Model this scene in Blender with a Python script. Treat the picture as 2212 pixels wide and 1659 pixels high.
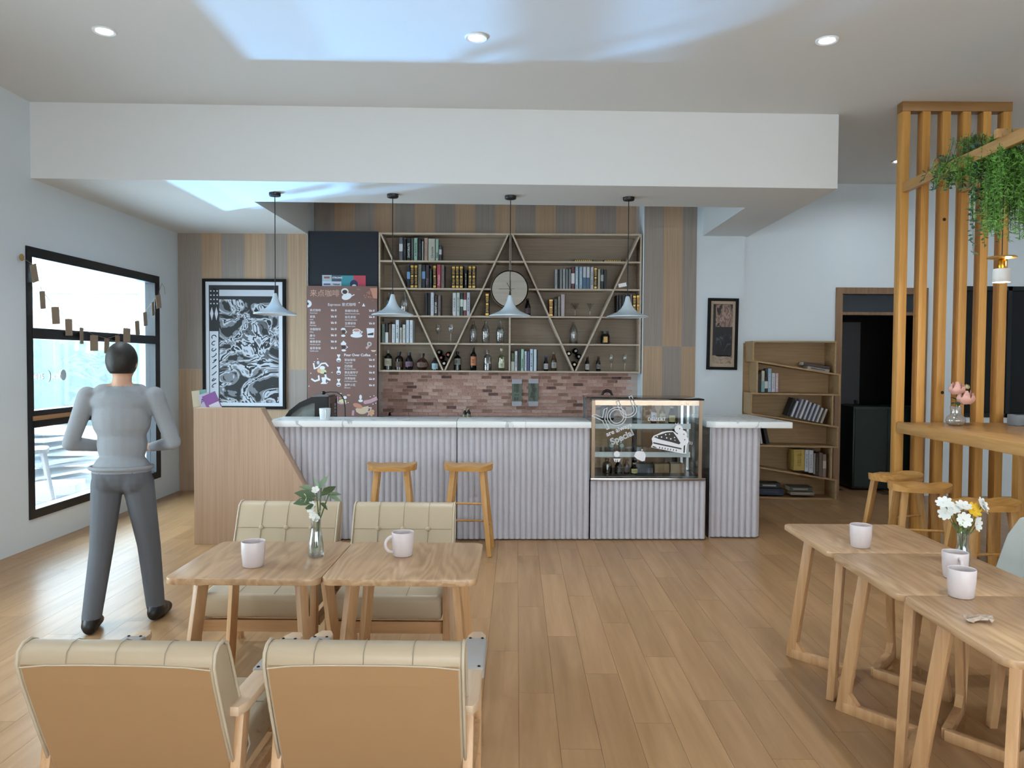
import bpy, bmesh, math, random
from mathutils import Vector, Matrix, Euler

for _o in list(bpy.data.objects):
    bpy.data.objects.remove(_o)
SC = bpy.context.scene
COL = SC.collection
PI = math.pi
RND = random.Random(7)

# ------------------------------------------------------------------ camera
F, CX, CY, EYE = 1640.0, 1106.0, 829.5, 1.6
_y = Vector(((1116.0 - CX) / F, -(778.0 - CY) / F, -1)).normalized()   # where the room's depth axis points, in camera space
_z = Vector((0.0065, 1, 0)); _z = (_z - _y * _z.dot(_y)).normalized()
_x = _y.cross(_z)
W2C = Matrix((_x, _y, _z)).transposed()
C2W = W2C.transposed()
cam = bpy.data.cameras.new('camera')
cam.sensor_width = 36.0
cam.lens = 36.0 * F / 2212.0
cam.clip_start = 0.05
cam_o = bpy.data.objects.new('camera', cam)
COL.objects.link(cam_o)
cam_o.matrix_world = Matrix.Translation((0, 0, EYE)) @ C2W.to_4x4()
SC.camera = cam_o

# ------------------------------------------------------------------ light: sky, daylight at the windows, added ceiling-patch spotlights, exposure
def lin(h):
    h = h.lstrip('#')
    o = []
    for i in (0, 2, 4):
        c = int(h[i:i + 2], 16) / 255.0
        o.append(c / 12.92 if c <= 0.04045 else ((c + 0.055) / 1.055) ** 2.4)
    return (o[0], o[1], o[2], 1.0)

world = bpy.data.worlds.new('sky'); SC.world = world
world.use_nodes = True
_bg = world.node_tree.nodes['Background']
_bg.inputs[0].default_value = (0.84, 0.94, 1.0, 1)
_bg.inputs[1].default_value = 6.0

def area(name, loc, rot, sx, sy, watts, colour):
    l = bpy.data.lights.new(name, 'AREA'); l.shape = 'RECTANGLE'; l.size = sx; l.size_y = sy
    l.energy = watts; l.color = colour
    o = bpy.data.objects.new(name, l); COL.objects.link(o)
    o.location = loc; o.rotation_euler = rot
    return o
# daylight through the bar window and two assumed unseen windows (side, behind camera)
area('daylight_bar_window', (-4.30, 7.43, 1.38), (0, -PI / 2, 0), 2.2, 2.3, 120, (0.60, 0.81, 1.0))
area('daylight_assumed_side_window', (-4.30, 3.40, 1.38), (0, -PI / 2, 0), 2.2, 2.6, 70, (0.70, 0.86, 1.0))
area('daylight_assumed_front_glazing', (1.8, -3.12, 1.35), (PI / 2, 0, 0), 7.5, 1.9, 24, (0.96, 0.97, 1.0))
# added unseen spotlights outside the window, aimed to throw the blue ceiling patches
def patch_spot(loc, az, el, half, watts):
    l = bpy.data.lights.new('added_patch_spot', 'SPOT'); l.energy = watts; l.color = (0.22, 0.53, 1.0)
    l.spot_size = 2 * math.radians(half); l.spot_blend = 0.12; l.shadow_soft_size = 0.07
    o = bpy.data.objects.new('added_patch_spot', l); COL.objects.link(o); o.location = loc
    az, el = math.radians(az), math.radians(el)
    o.rotation_euler = Vector((math.cos(el) * math.cos(az), math.cos(el) * math.sin(az), math.sin(el))).to_track_quat('-Z', 'Y').to_euler()
patch_spot((-7.92, 10.9, 0.12), -41.0, 28.0, 13.0, 7800)
patch_spot((-9.05, 11.2, 0.10), -37.0, 24.5, 11.0, 4200)

SC.view_settings.view_transform = 'Standard'
SC.view_settings.look = 'None'
SC.view_settings.gamma = 1.0
SC.view_settings.use_curve_mapping = False
SC.view_settings.exposure = 0.10
SC.cycles.use_denoising = True
SC.cycles.max_bounces = 7
SC.cycles.use_adaptive_sampling = True
SC.cycles.adaptive_threshold = 0.09
SC.cycles.adaptive_min_samples = 14
SC.cycles.use_light_tree = False
SC.cycles.diffuse_bounces = 3
SC.cycles.glossy_bounces = 3
SC.cycles.transmission_bounces = 6
SC.cycles.transparent_max_bounces = 24
SC.cycles.caustics_reflective = False
SC.cycles.caustics_refractive = False

# ------------------------------------------------------------------ measuring helpers: a sight line cut with a real plane of the room
def ray(u, v): return C2W @ Vector(((u - CX) / F, -(v - CY) / F, -1))
def at_y(u, v, Y):
    d = ray(u, v); t = Y / d.y; return Vector((d.x * t, Y, d.z * t + EYE))
def at_z(u, v, Z):
    d = ray(u, v); t = (Z - EYE) / d.z; return Vector((d.x * t, d.y * t, Z))
def at_x(u, v, X):
    d = ray(u, v); t = X / d.x; return Vector((X, d.y * t, d.z * t + EYE))
TH = 0.034                                     # the bar stands a little askew to the room
CT, ST, BY = math.cos(TH), math.sin(TH), 6.72
def BR(a, d, z=0.0): return Vector((CT * a - ST * d, BY + ST * a + CT * d, z))
def at_d(u, v, d):
    r = ray(u, v); t = (d + CT * BY) / (-ST * r.x + CT * r.y); p = r * t
    return Vector((CT * p.x + ST * (p.y - BY), d, p.z + EYE))
def to_screen(p):
    c = W2C @ (Vector(p) - Vector((0, 0, EYE)))
    return (CX + F * c.x / -c.z, CY - F * c.y / -c.z) if c.z < -0.05 else (-1e5, -1e5)

# ------------------------------------------------------------------ materials
MATS = {}
def _new(name):
    m = bpy.data.materials.new(name); m.use_nodes = True; MATS[name] = m
    return m, m.node_tree.nodes, m.node_tree.links, m.node_tree.nodes['Principled BSDF']
def plain(name, col, rough=0.5, metal=0.0, noise=0.0, nscale=40.0, bump=0.0, bscale=120.0, spec=0.5, coat=0.0, sheen=0.0):
    if name in MATS: return MATS[name]
    m, N, L, b = _new(name)
    c = lin(col) if isinstance(col, str) else col
    b.inputs['Base Color'].default_value = c
    b.inputs['Roughness'].default_value = rough
    b.inputs['Metallic'].default_value = metal
    b.inputs['Specular IOR Level'].default_value = spec
    b.inputs['Coat Weight'].default_value = coat
    b.inputs['Sheen Weight'].default_value = sheen
    if noise or bump:
        tc = N.new('ShaderNodeTexCoord')
        if noise:
            nt = N.new('ShaderNodeTexNoise'); nt.inputs['Scale'].default_value = nscale; nt.inputs['Detail'].default_value = 4
            L.new(tc.outputs['Object'], nt.inputs['Vector'])
            mx = N.new('ShaderNodeMix'); mx.data_type = 'RGBA'
            mx.inputs[6].default_value = tuple(x * (1 - noise) for x in c[:3]) + (1,)
            mx.inputs[7].default_value = tuple(min(1, x * (1 + noise)) for x in c[:3]) + (1,)
            L.new(nt.outputs['Fac'], mx.inputs[0]); L.new(mx.outputs[2], b.inputs['Base Color'])
        if bump:
            n2 = N.new('ShaderNodeTexNoise'); n2.inputs['Scale'].default_value = bscale; n2.inputs['Detail'].default_value = 3
            L.new(tc.outputs['Object'], n2.inputs['Vector'])
            bp = N.new('ShaderNodeBump'); bp.inputs['Strength'].default_value = bump; bp.inputs['Distance'].default_value = 0.01
            L.new(n2.outputs['Fac'], bp.inputs['Height']); L.new(bp.outputs['Normal'], b.inputs['Normal'])
    return m
def wood(name, c1, c2, axis='Z', across=26.0, along=1.6, rough=0.45, vary=0.12, ring=0.0, coat=0.0, spec=0.5):
    """grain runs along `axis` of the object; every piece gets its own tone"""
    if name in MATS: return MATS[name]
    m, N, L, b = _new(name)
    tc = N.new('ShaderNodeTexCoord'); oi = N.new('ShaderNodeObjectInfo'); ge = N.new('ShaderNodeNewGeometry')
    mp = N.new('ShaderNodeMapping')
    mp.inputs['Scale'].default_value = tuple(along if a == axis else across for a in 'XYZ')
    add = N.new('ShaderNodeVectorMath'); add.operation = 'ADD'
    rs = N.new('ShaderNodeMath'); rs.operation = 'ADD'
    L.new(oi.outputs['Random'], rs.inputs[0]); L.new(ge.outputs['Random Per Island'], rs.inputs[1])
    fr = N.new('ShaderNodeMath'); fr.operation = 'FRACT'; L.new(rs.outputs[0], fr.inputs[0])
    sc = N.new('ShaderNodeMath'); sc.operation = 'MULTIPLY'; sc.inputs[1].default_value = 17.0
    L.new(fr.outputs[0], sc.inputs[0])
    cb = N.new('ShaderNodeCombineXYZ'); [L.new(sc.outputs[0], cb.inputs[i]) for i in range(3)]
    L.new(tc.outputs['Object'], add.inputs[0]); L.new(cb.outputs[0], add.inputs[1]); L.new(add.outputs[0], mp.inputs['Vector'])
    nt = N.new('ShaderNodeTexNoise'); nt.inputs['Scale'].default_value = 1.0; nt.inputs['Detail'].default_value = 6
    nt.inputs['Roughness'].default_value = 0.62; nt.inputs['Distortion'].default_value = 0.4
    L.new(mp.outputs[0], nt.inputs['Vector'])
    fac = nt.outputs['Fac']
    if ring:
        mp2 = N.new('ShaderNodeMapping')
        mp2.inputs['Scale'].default_value = tuple(0.9 if a == axis else 5.0 for a in 'XYZ')
        L.new(add.outputs[0], mp2.inputs['Vector'])
        n2 = N.new('ShaderNodeTexNoise'); n2.inputs['Scale'].default_value = 1.2; n2.inputs['Detail'].default_value = 1.5
        L.new(mp2.outputs[0], n2.inputs['Vector'])
        mu = N.new('ShaderNodeMath'); mu.operation = 'MULTIPLY'; mu.inputs[1].default_value = 70.0; L.new(n2.outputs['Fac'], mu.inputs[0])
        si = N.new('ShaderNodeMath'); si.operation = 'SINE'; L.new(mu.outputs[0], si.inputs[0])
        s2 = N.new('ShaderNodeMath'); s2.operation = 'MULTIPLY'; s2.inputs[1].default_value = ring; L.new(si.outputs[0], s2.inputs[0])
        ad = N.new('ShaderNodeMath'); ad.operation = 'ADD'; L.new(fac, ad.inputs[0]); L.new(s2.outputs[0], ad.inputs[1])
        fac = ad.outputs[0]
    cr = N.new('ShaderNodeValToRGB')
    cr.color_ramp.elements[0].position = 0.34; cr.color_ramp.elements[0].color = lin(c1)
    cr.color_ramp.elements[1].position = 0.66; cr.color_ramp.elements[1].color = lin(c2)
    L.new(fac, cr.inputs[0])
    hs = N.new('ShaderNodeHueSaturation')
    mr = N.new('ShaderNodeMapRange'); mr.inputs[3].default_value = 1 - vary; mr.inputs[4].default_value = 1 + vary
    L.new(fr.outputs[0], mr.inputs[0]); L.new(mr.outputs[0], hs.inputs['Value'])
    L.new(cr.outputs[0], hs.inputs['Color']); L.new(hs.outputs[0], b.inputs['Base Color'])
    b.inputs['Roughness'].default_value = rough; b.inputs['Coat Weight'].default_value = coat
    b.inputs['Specular IOR Level'].default_value = spec
    b.inputs['Coat Roughness'].default_value = 0.25
    bp = N.new('ShaderNodeBump'); bp.inputs['Strength'].default_value = 0.08; bp.inputs['Distance'].default_value = 0.004
    L.new(nt.outputs['Fac'], bp.inputs['Height']); L.new(bp.outputs['Normal'], b.inputs['Normal'])
    return m
def glass(name, tint=(1, 1, 1), refl=0.09, rough=0.02, milky=0.0, edge=0.5):
    """thin pane or bottle wall: mostly clear, mirror-like at a low share"""
    if name in MATS: return MATS[name]
    m, N, L, b = _new(name)
    N.remove(b)
    out = N['Material Output']
    t = N.new('ShaderNodeBsdfTransparent'); t.inputs[0].default_value = (*tint, 1)
    g = N.new('ShaderNodeBsdfGlossy'); g.inputs['Roughness'].default_value = rough
    lw = N.new('ShaderNodeLayerWeight'); lw.inputs[0].default_value = 0.35
    mr = N.new('ShaderNodeMapRange'); mr.inputs[3].default_value = refl; mr.inputs[4].default_value = min(1.0, refl + edge)
    L.new(lw.outputs['Facing'], mr.inputs[0])
    mx = N.new('ShaderNodeMixShader'); L.new(mr.outputs[0], mx.inputs[0]); L.new(t.outputs[0], mx.inputs[1]); L.new(g.outputs[0], mx.inputs[2])
    last = mx
    if milky:
        d = N.new('ShaderNodeBsdfDiffuse'); d.inputs[0].default_value = (*tint, 1)
        m2 = N.new('ShaderNodeMixShader'); m2.inputs[0].default_value = milky
        L.new(mx.outputs[0], m2.inputs[1]); L.new(d.outputs[0], m2.inputs[2]); last = m2
    L.new(last.outputs[0], out.inputs[0])
    return m
def glow(name, col, strength):
    if name in MATS: return MATS[name]
    m, N, L, b = _new(name)
    b.inputs['Base Color'].default_value = (0.8, 0.8, 0.8, 1)
    b.inputs['Emission Color'].default_value = (*col, 1); b.inputs['Emission Strength'].default_value = strength
    m.cycles.emission_sampling = 'NONE'
    return m
def colour(hexcol, rough=0.55): return plain('paint_' + hexcol.lstrip('#') + ('' if rough == 0.55 else '_%d' % (rough * 100)), hexcol, rough)

# ------------------------------------------------------------------ mesh builder and scene helpers
class MB:
    def __init__(s): s.v = []; s.f = []
    def add(s, vs, fs):
        n = len(s.v); s.v += [tuple(p) for p in vs]; s.f += [tuple(i + n for i in q) for q in fs]; return s
    def box(s, x0, x1, y0, y1, z0, z1):
        return s.add([(x0, y0, z0), (x1, y0, z0), (x1, y1, z0), (x0, y1, z0), (x0, y0, z1), (x1, y0, z1), (x1, y1, z1), (x0, y1, z1)],
                     [(0, 3, 2, 1), (4, 5, 6, 7), (0, 1, 5, 4), (1, 2, 6, 5), (2, 3, 7, 6), (3, 0, 4, 7)])
    def bar(s, p0, p1, w, h, up=(0, 0, 1), w2=None, h2=None):
        p0, p1 = Vector(p0), Vector(p1); t = (p1 - p0).normalized(); up = Vector(up)
        a = t.cross(up)
        if a.length < 1e-4: a = t.cross(Vector((1, 0, 0)))
        a.normalize(); b = a.cross(t).normalized()
        w2 = w if w2 is None else w2; h2 = h if h2 is None else h2
        vs = []
        for p, ww, hh in ((p0, w, h), (p1, w2, h2)):
            for i, j in ((-1, -1), (1, -1), (1, 1), (-1, 1)): vs.append(p + a * (i * ww / 2) + b * (j * hh / 2))
        return s.add(vs, [(0, 3, 2, 1), (4, 5, 6, 7), (0, 1, 5, 4), (1, 2, 6, 5), (2, 3, 7, 6), (3, 0, 4, 7)])
    def tube(s, pts, r, n=8, closed=False, caps=True):
        pts = [Vector(p) for p in pts]; k = len(pts)
        rs = r if isinstance(r, (list, tuple)) else [r] * k
        prev = None; rings = []
        for i, p in enumerate(pts):
            if closed: t = pts[(i + 1) % k] - pts[i - 1]
            else: t = pts[min(i + 1, k - 1)] - pts[max(i - 1, 0)]
            t.normalize()
            if prev is None:
                a = t.cross(Vector((0, 0, 1)))
                if a.length < 1e-3: a = t.cross(Vector((1, 0, 0)))
            else: a = prev - t * prev.dot(t)
            a.normalize(); prev = a; b = t.cross(a)
            rings.append([p + (a * math.cos(2 * PI * j / n) + b * math.sin(2 * PI * j / n)) * rs[i] for j in range(n)])
        vs = [q for g in rings for q in g]; fs = []
        for i in range(k if closed else k - 1):
            i2 = (i + 1) % k
            for j in range(n): fs.append((i * n + j, i * n + (j + 1) % n, i2 * n + (j + 1) % n, i2 * n + j))
        if caps and not closed:
            fs.append(tuple(range(n - 1, -1, -1))); fs.append(tuple((k - 1) * n + j for j in range(n)))
        return s.add(vs, fs)
    def lathe(s, prof, n=24, o=(0, 0, 0), sx=1.0, sy=1.0, caps=True):
        vs = []; fs = []
        for r, z in prof:
            for j in range(n):
                a = 2 * PI * j / n; vs.append((o[0] + r * math.cos(a) * sx, o[1] + r * math.sin(a) * sy, o[2] + z))
        for i in range(len(prof) - 1):
            for j in range(n): fs.append((i * n + j, i * n + (j + 1) % n, (i + 1) * n + (j + 1) % n, (i + 1) * n + j))
        if caps and prof[0][0] > 1e-6: fs.append(tuple(range(n - 1, -1, -1)))
        if caps and prof[-1][0] > 1e-6: fs.append(tuple((len(prof) - 1) * n + j for j in range(n)))
        return s.add(vs, fs)
    def prism(s, poly, axis, a0, a1):
        """polygon in the plane across `axis`, pushed from a0 to a1 (X: (y,z), Y: (x,z), Z: (x,y))"""
        def P(p, a): return (a, p[0], p[1]) if axis == 'X' else (p[0], a, p[1]) if axis == 'Y' else (p[0], p[1], a)
        n = len(poly)
        vs = [P(p, a0) for p in poly] + [P(p, a1) for p in poly]
        fs = [tuple(range(n)), tuple(range(2 * n - 1, n - 1, -1))] + [(i, i + n, (i + 1) % n + n, (i + 1) % n) for i in range(n)]
        return s.add(vs, fs)
    def ball(s, c, r, n=10, m=6):
        r = (r, r, r) if not isinstance(r, (tuple, list)) else r
        vs = [(c[0], c[1], c[2] - r[2])]
        for i in range(1, m):
            ph = -PI / 2 + PI * i / m
            for j in range(n): vs.append((c[0] + r[0] * math.cos(ph) * math.cos(2 * PI * j / n), c[1] + r[1] * math.cos(ph) * math.sin(2 * PI * j / n), c[2] + r[2] * math.sin(ph)))
        vs.append((c[0], c[1], c[2] + r[2])); e = len(vs) - 1; fs = []
        for j in range(n):
            fs.append((0, 1 + (j + 1) % n, 1 + j)); fs.append((e, e - n + j, e - n + (j + 1) % n))
        for i in range(m - 2):
            for j in range(n): fs.append((1 + i * n + j, 1 + i * n + (j + 1) % n, 1 + (i + 1) * n + (j + 1) % n, 1 + (i + 1) * n + j))
        return s.add(vs, fs)
    def move(s, M):
        s.v = [tuple(M @ Vector(p)) for p in s.v]; return s
    def mesh(s, name, mat, smooth=None, bevel=0.0, seg=2):
        me = bpy.data.meshes.new(name); me.from_pydata(s.v, [], s.f)
        bm = bmesh.new(); bm.from_mesh(me)
        bmesh.ops.recalc_face_normals(bm, faces=bm.faces)
        if bevel:
            es = [e for e in bm.edges if len(e.link_faces) == 2 and e.calc_face_angle(0) > 0.5]
            bmesh.ops.bevel(bm, geom=es, offset=bevel, segments=seg, profile=0.5, affect='EDGES', clamp_overlap=True)
        bm.to_mesh(me); bm.free()
        if mat: me.materials.append(mat)
        if smooth is not None or bevel:
            for p in me.polygons: p.use_smooth = True
            me.set_sharp_from_angle(angle=math.radians(smooth if smooth else 40))
        return me
    def build(s, name, mat, parent=None, smooth=None, bevel=0.0, seg=2, loc=None):
        return link(name, s.mesh(name, mat, smooth, bevel, seg), parent, loc)
def link(name, me, parent=None, loc=None):
    o = bpy.data.objects.new(name, me); COL.objects.link(o)
    if parent: o.parent = parent
    if loc is not None: o.location = loc
    return o
def tag(o, label=None, cat=None, group=None, kind=None):
    if label: o['label'] = label
    if cat: o['category'] = cat
    if group: o['group'] = group
    if kind: o['kind'] = kind
    return o
def thing(name, label, cat, loc=(0, 0, 0), rz=0.0, group=None):
    o = bpy.data.objects.new(name, None); COL.objects.link(o)
    o.empty_display_size = 0.1
    o.location = loc; o.rotation_euler = (0, 0, rz)
    return tag(o, label, cat, group)
def struct(name, mb, mat, label=None, smooth=None, bevel=0.0):
    return tag(mb.build(name, mat, None, smooth, bevel), label, kind='structure')
def copy_tree(o, parent=None):
    c = o.copy(); COL.objects.link(c); c.parent = parent
    for ch in o.children: copy_tree(ch, c)
    return c
def place(proto, i, loc, rz, label, group=None):
    o = proto if i == 0 else copy_tree(proto)
    o.location = loc; o.rotation_euler = (0, 0, rz)
    return tag(o, label, None, group)
TEXTS = []
def text(body, size, parent, loc, mat, name='lettering', rot=(PI / 2, 0, 0), align='LEFT', ext=0.0004, outline=0.0, spacing=1.0, line=1.0, shear=0.0, bold=0.0):
    c = bpy.data.curves.new('lettering', 'FONT'); c.body = body; c.size = size; c.align_x = align; c.extrude = ext
    c.space_character = spacing; c.space_line = line; c.shear = shear; c.resolution_u = 6 if outline else 3
    if bold: c.offset = bold
    if outline: c.fill_mode = 'NONE'; c.bevel_depth = outline; c.bevel_resolution = 0; c.extrude = 0
    o = bpy.data.objects.new('text_draft', c); COL.objects.link(o)
    TEXTS.append((o, name, parent, Vector(loc), Euler(rot), mat))
def finish_texts():
    dg = bpy.context.evaluated_depsgraph_get(); dg.update()
    for o, name, parent, loc, rot, mat in TEXTS:
        me = bpy.data.meshes.new_from_object(o.evaluated_get(dg), depsgraph=dg)
        me.name = name; me.materials.clear(); me.materials.append(mat)
        n = link(name, me, parent, loc); n.rotation_euler = rot
        cu = o.data; bpy.data.objects.remove(o); bpy.data.curves.remove(cu)
    TEXTS.clear()
ORD = ['first', 'second', 'third', 'fourth', 'fifth', 'sixth', 'seventh', 'eighth', 'ninth', 'tenth', 'eleventh', 'twelfth', 'thirteenth',
       'fourteenth', 'fifteenth', 'sixteenth', 'seventeenth', 'eighteenth']
# ================================================================== THE ROOM
XL, YB, YN, ZC, ZD = -4.06, 9.10, 9.40, 3.72, 3.09      # left wall, back wall, niche back, ceiling, dropped ceiling
XR, YF = 7.6, -3.0
M_WALL = plain('wall_paint', '#dbe3e8', 0.85, bump=0.05, bscale=160)
M_CEIL = plain('ceiling_paint', '#e0e1e0', 0.9, bump=0.03, bscale=90)
M_BLACKFRAME = plain('black_window_metal', '#14171d', 0.35)
M_FLOOR = wood('floor_laminate', '#9f7a54', '#b28c65', 'Y', across=13, along=0.9, rough=0.30, vary=0.085, spec=0.18)
M_SUBFLOOR = plain('subfloor', '#5a4836', 0.9)
M_GREYPANEL = wood('grey_wall_panel', '#8f847c', '#a0948b', 'Z', across=90, along=1.2, rough=0.6, vary=0.05)
M_TANPANEL = wood('tan_wall_panel', '#a98d72', '#bd9f82', 'Z', across=90, along=1.2, rough=0.6, vary=0.05)
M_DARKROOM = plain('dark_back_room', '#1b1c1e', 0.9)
M_DOORWOOD = wood('brown_door_frame', '#7d6046', '#937355', 'Z', rough=0.5)
M_PANE = glass('window_glass', (0.96, 1.0, 1.0), refl=0.05)
M_DARKPANE = plain('dark_window_glass', '#0b0c0e', 0.12, spec=0.4)

# floor: base slab, planks on it
fl = struct('floor', MB().box(XL - 0.2, XR + 0.2, YF - 0.2, 10.9, -0.12, -0.008), M_SUBFLOOR, 'light oak laminate floor of narrow planks')
PW, PL = 0.170, 1.28
plank_me = MB().box(-PW / 2 + 0.0006, PW / 2 - 0.0006, -PL / 2 + 0.0007, PL / 2 - 0.0007, -0.008, 0).mesh('plank', M_FLOOR)
spots = []
nx = int((XR - XL) / PW)
for i in range(nx):
    x = XL + PW * (i + 0.5)
    off = (i * 0.41 % 1.0) * PL
    y = YF - off
    while y < 9.1:
        spots.append((x, y + PL / 2)); y += PL
def plank_area(s):
    q = [to_screen((s[0] + dx, s[1] + dy, 0)) for dx, dy in ((-PW / 2, -PL / 2), (PW / 2, -PL / 2), (PW / 2, PL / 2), (-PW / 2, PL / 2))]
    if min(p[0] for p in q) < -1e4: return 0
    cx, cy = sum(p[0] for p in q) / 4, sum(p[1] for p in q) / 4
    if not (-60 < cx < 2270 and 700 < cy < 1760): return 0
    return abs(sum(q[k][0] * q[(k + 1) % 4][1] - q[(k + 1) % 4][0] * q[k][1] for k in range(4))) / 2
spots.sort(key=plank_area, reverse=True)
for s in spots[:300]: link('plank', plank_me, fl, (s[0], s[1], 0))
rest = MB()
for s in spots[300:]: rest.box(s[0] - PW / 2 + .0006, s[0] + PW / 2 - .0006, s[1] - PL / 2 + .0007, min(s[1] + PL / 2 - .0007, 9.3), -0.008, 0)
tag(rest.build('plank_field', M_FLOOR, fl), kind='stuff')

# left wall with the bar window and an assumed unseen second window nearer the front
WY0, WY1, WZ0, WZ1 = 6.27, 8.60, 0.24, 2.52
VY0, VY1 = 2.10, 4.70
w = MB()
for y0, y1 in ((YF - 0.2, VY0), (VY1, WY0), (WY1, YB + 0.5)): w.box(XL - 0.22, XL, y0, y1, 0, ZC)
for y0, y1 in ((VY0, VY1), (WY0, WY1)):
    w.box(XL - 0.22, XL, y0, y1, 0, WZ0); w.box(XL - 0.22, XL, y0, y1, WZ1, ZC)
struct('wall_left', w, M_WALL, 'white painted side wall around the large window')
def window(n, y0, y1, label):
    fr = MB()
    x0, x1 = XL - 0.10, XL + 0.012
    fr.box(x0, x1, y0, y1, WZ1 - 0.085, WZ1); fr.box(x0, x1, y0, y1, WZ0, WZ0 + 0.075)
    fr.box(x0, x1, y0, y0 + 0.07, WZ0 + 0.075, WZ1 - 0.085); fr.box(x0, x1, y1 - 0.11, y1, WZ0 + 0.075, WZ1 - 0.085)
    o = struct('window_%d' % n, fr, M_BLACKFRAME, label)
    MB().box(x0 + 0.005, x1 + 0.004, y0 + 0.06, y1 - 0.1, 1.755, 1.845).build('transom_bar', M_BLACKFRAME, o)
    MB().box(x0 + 0.005, x1 + 0.004, y0 + 0.06, y1 - 0.1, 1.105, 1.150).build('transom_bar', M_BLACKFRAME, o)
    MB().box(x0 + 0.005, x1 + 0.004, y0 + 0.06, y1 - 0.1, 1.005, 1.065).build('transom_bar', M_BLACKFRAME, o)
    MB().box(x0 - 0.10, x1 + 0.010, y0 + 0.05, y1 - 0.09, 1.066, 1.104).build('window_ledge', wood('ledge_wood', '#9a7350', '#b28a63', 'Y'), o)
    for z0, z1 in ((1.85, WZ1 - 0.09), (1.152, 1.753), (WZ0 + 0.077, 1.003)):
        MB().box(XL - 0.055, XL - 0.049, y0 + 0.07, y1 - 0.11, z0, z1).build('pane', M_PANE, o)
    return o
win = window(1, WY0, WY1, 'black framed window of three panes beside the bar')
window(2, VY0, VY1, 'assumed unseen black framed window of three panes nearer the front')
# marks on the middle pane: crescent, dot and faint times
def disc(y, z, r, n=16): return [(y + r * math.cos(2 * PI * k / n), z + r * 1.1 * math.sin(2 * PI * k / n)) for k in range(n)]
p = at_x(114, 813, XL)
cres = [(p.y + 0.055 * math.cos(t), p.z + 0.055 * math.sin(t)) for t in [math.radians(-80 + 16 * k) for k in range(11)]]
cres += [(p.y - 0.018 + 0.058 * math.cos(t), p.z + 0.058 * math.sin(t)) for t in [math.radians(70 - 14 * k) for k in range(11)]]
MB().prism(cres, 'X', XL - 0.0475, XL - 0.0465).build('moon_mark', colour('#9dbfd4'), win)
p = at_x(148, 810, XL)
MB().prism(disc(p.y, p.z, 0.045), 'X', XL - 0.0475, XL - 0.0465).build('dot_mark', colour('#b9d3e0'), win)
for u, tx in ((83, '00:15'), (123, '06:30')):
    p = at_x(u, 815, XL)
    text(tx, 0.07, win, (XL - 0.046, p.y, p.z - 0.02), colour('#f0f7f8'), rot=(PI / 2, 0, PI / 2))

# walls behind and beside the camera; the glazed front opening is assumed
w = MB(); w.box(XL, XR, YF - 0.2, YF, 0, 0.35); w.box(XL, XR, YF - 0.2, YF, 2.75, ZC)
for x0, x1 in ((XL, -2.0), (5.6, XR)): w.box(x0, x1, YF - 0.2, YF, 0.35, 2.75)
struct('wall_front', w, M_WALL, 'white wall with the assumed glazed shop front')
struct('wall_right', MB().box(XR, XR + 0.2, YF - 0.2, YB + 0.5, 0, ZC), M_WALL, 'white side wall beyond the high table')
# back walls
struct('ceiling', MB().box(XL - 0.22, XR + 0.2, YF - 0.2, YN + 1.6, ZC, ZC + 0.1), M_CEIL, 'off white plaster ceiling with recessed lights')
wl = struct('wall_back_left', MB().box(XL - 0.2, -2.505, YB, YN + 0.1, 0, ZC), M_WALL, 'wall clad with grey and tan wood panels behind the poster')
def stripes(wall, us, vjoint, zlo, zhi, Y, first_grey=True, uend=None):
    zj = at_y(us[0], vjoint, Y).z if vjoint else None
    for k in range(len(us) - 1):
        x0, x1 = at_y(us[k], 700, Y).x, at_y(us[k + 1], 700, Y).x
        g = (k % 2 == 0) == first_grey
        if zj:
            MB().box(x0, x1, Y - 0.010, Y, zj, zhi).build('wall_panel', M_GREYPANEL if g else M_TANPANEL, wall)
            MB().box(x0, x1, Y - 0.010, Y, zlo, zj - 0.001).build('wall_panel', M_TANPANEL if g else M_GREYPANEL, wall)
        else:
            MB().box(x0, x1, Y - 0.010, Y, zlo, zhi).build('wall_panel', M_GREYPANEL if g else M_TANPANEL, wall)
stripes(wl, [386.2, 437, 480, 530, 574, 622, 663], 797, 0, ZD, YB)
wn = struct('wall_niche', MB().box(-2.50, 1.50, YN, YN + 0.1, 0, ZC), plain('brick_mortar', '#cdbcb2', 0.9), 'niche wall behind the bar shelving')
stripes(wn, [680 + 43.2 * k for k in range(17)], None, 2.9, ZC, YN)
wc = struct('wall_column', MB().box(1.497, 2.13, YB, YN + 0.1, 0, ZC), M_WALL, 'column clad with grey and tan wood panels beside the shelving')
stripes(wc, [1389.5, 1431, 1472, 1502.5], 748, 0, ZC, YB)
struct('wall_pillar', MB().box(2.131, 2.705, YB - 0.004, YN + 0.3, 0, ZC), M_WALL, 'white pillar carrying the narrow framed picture')
# right part of the back wall with door and dark window
YR = 9.12
DX0, DX1, DZ1 = 3.805, 4.895, 2.49
QX0, QX1, QZ0, QZ1 = 5.24, 7.3, 0.95, 2.515
w = MB(); w.box(2.70, DX0, YR, YR + 0.14, 0, ZC); w.box(DX0, DX1, YR, YR + 0.14, DZ1, ZC); w.box(DX1, QX0, YR, YR + 0.14, 0, ZC)
w.box(QX0, QX1, YR, YR + 0.14, 0, QZ0); w.box(QX0, QX1, YR, YR + 0.14, QZ1, ZC); w.box(QX1, XR, YR, YR + 0.14, 0, ZC)
struct('wall_back_right', w, M_WALL, 'white wall with the brown doorway and dark window')
d = MB(); fw = 0.075
d.box(DX0, DX0 + fw, YR - 0.03, YR + 0.16, 0, DZ1); d.box(DX1 - fw, DX1, YR - 0.03, YR + 0.16, 0, DZ1); d.box(DX0 + fw, DX1 - fw, YR - 0.03, YR + 0.16, DZ1 - fw, DZ1)
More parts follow.
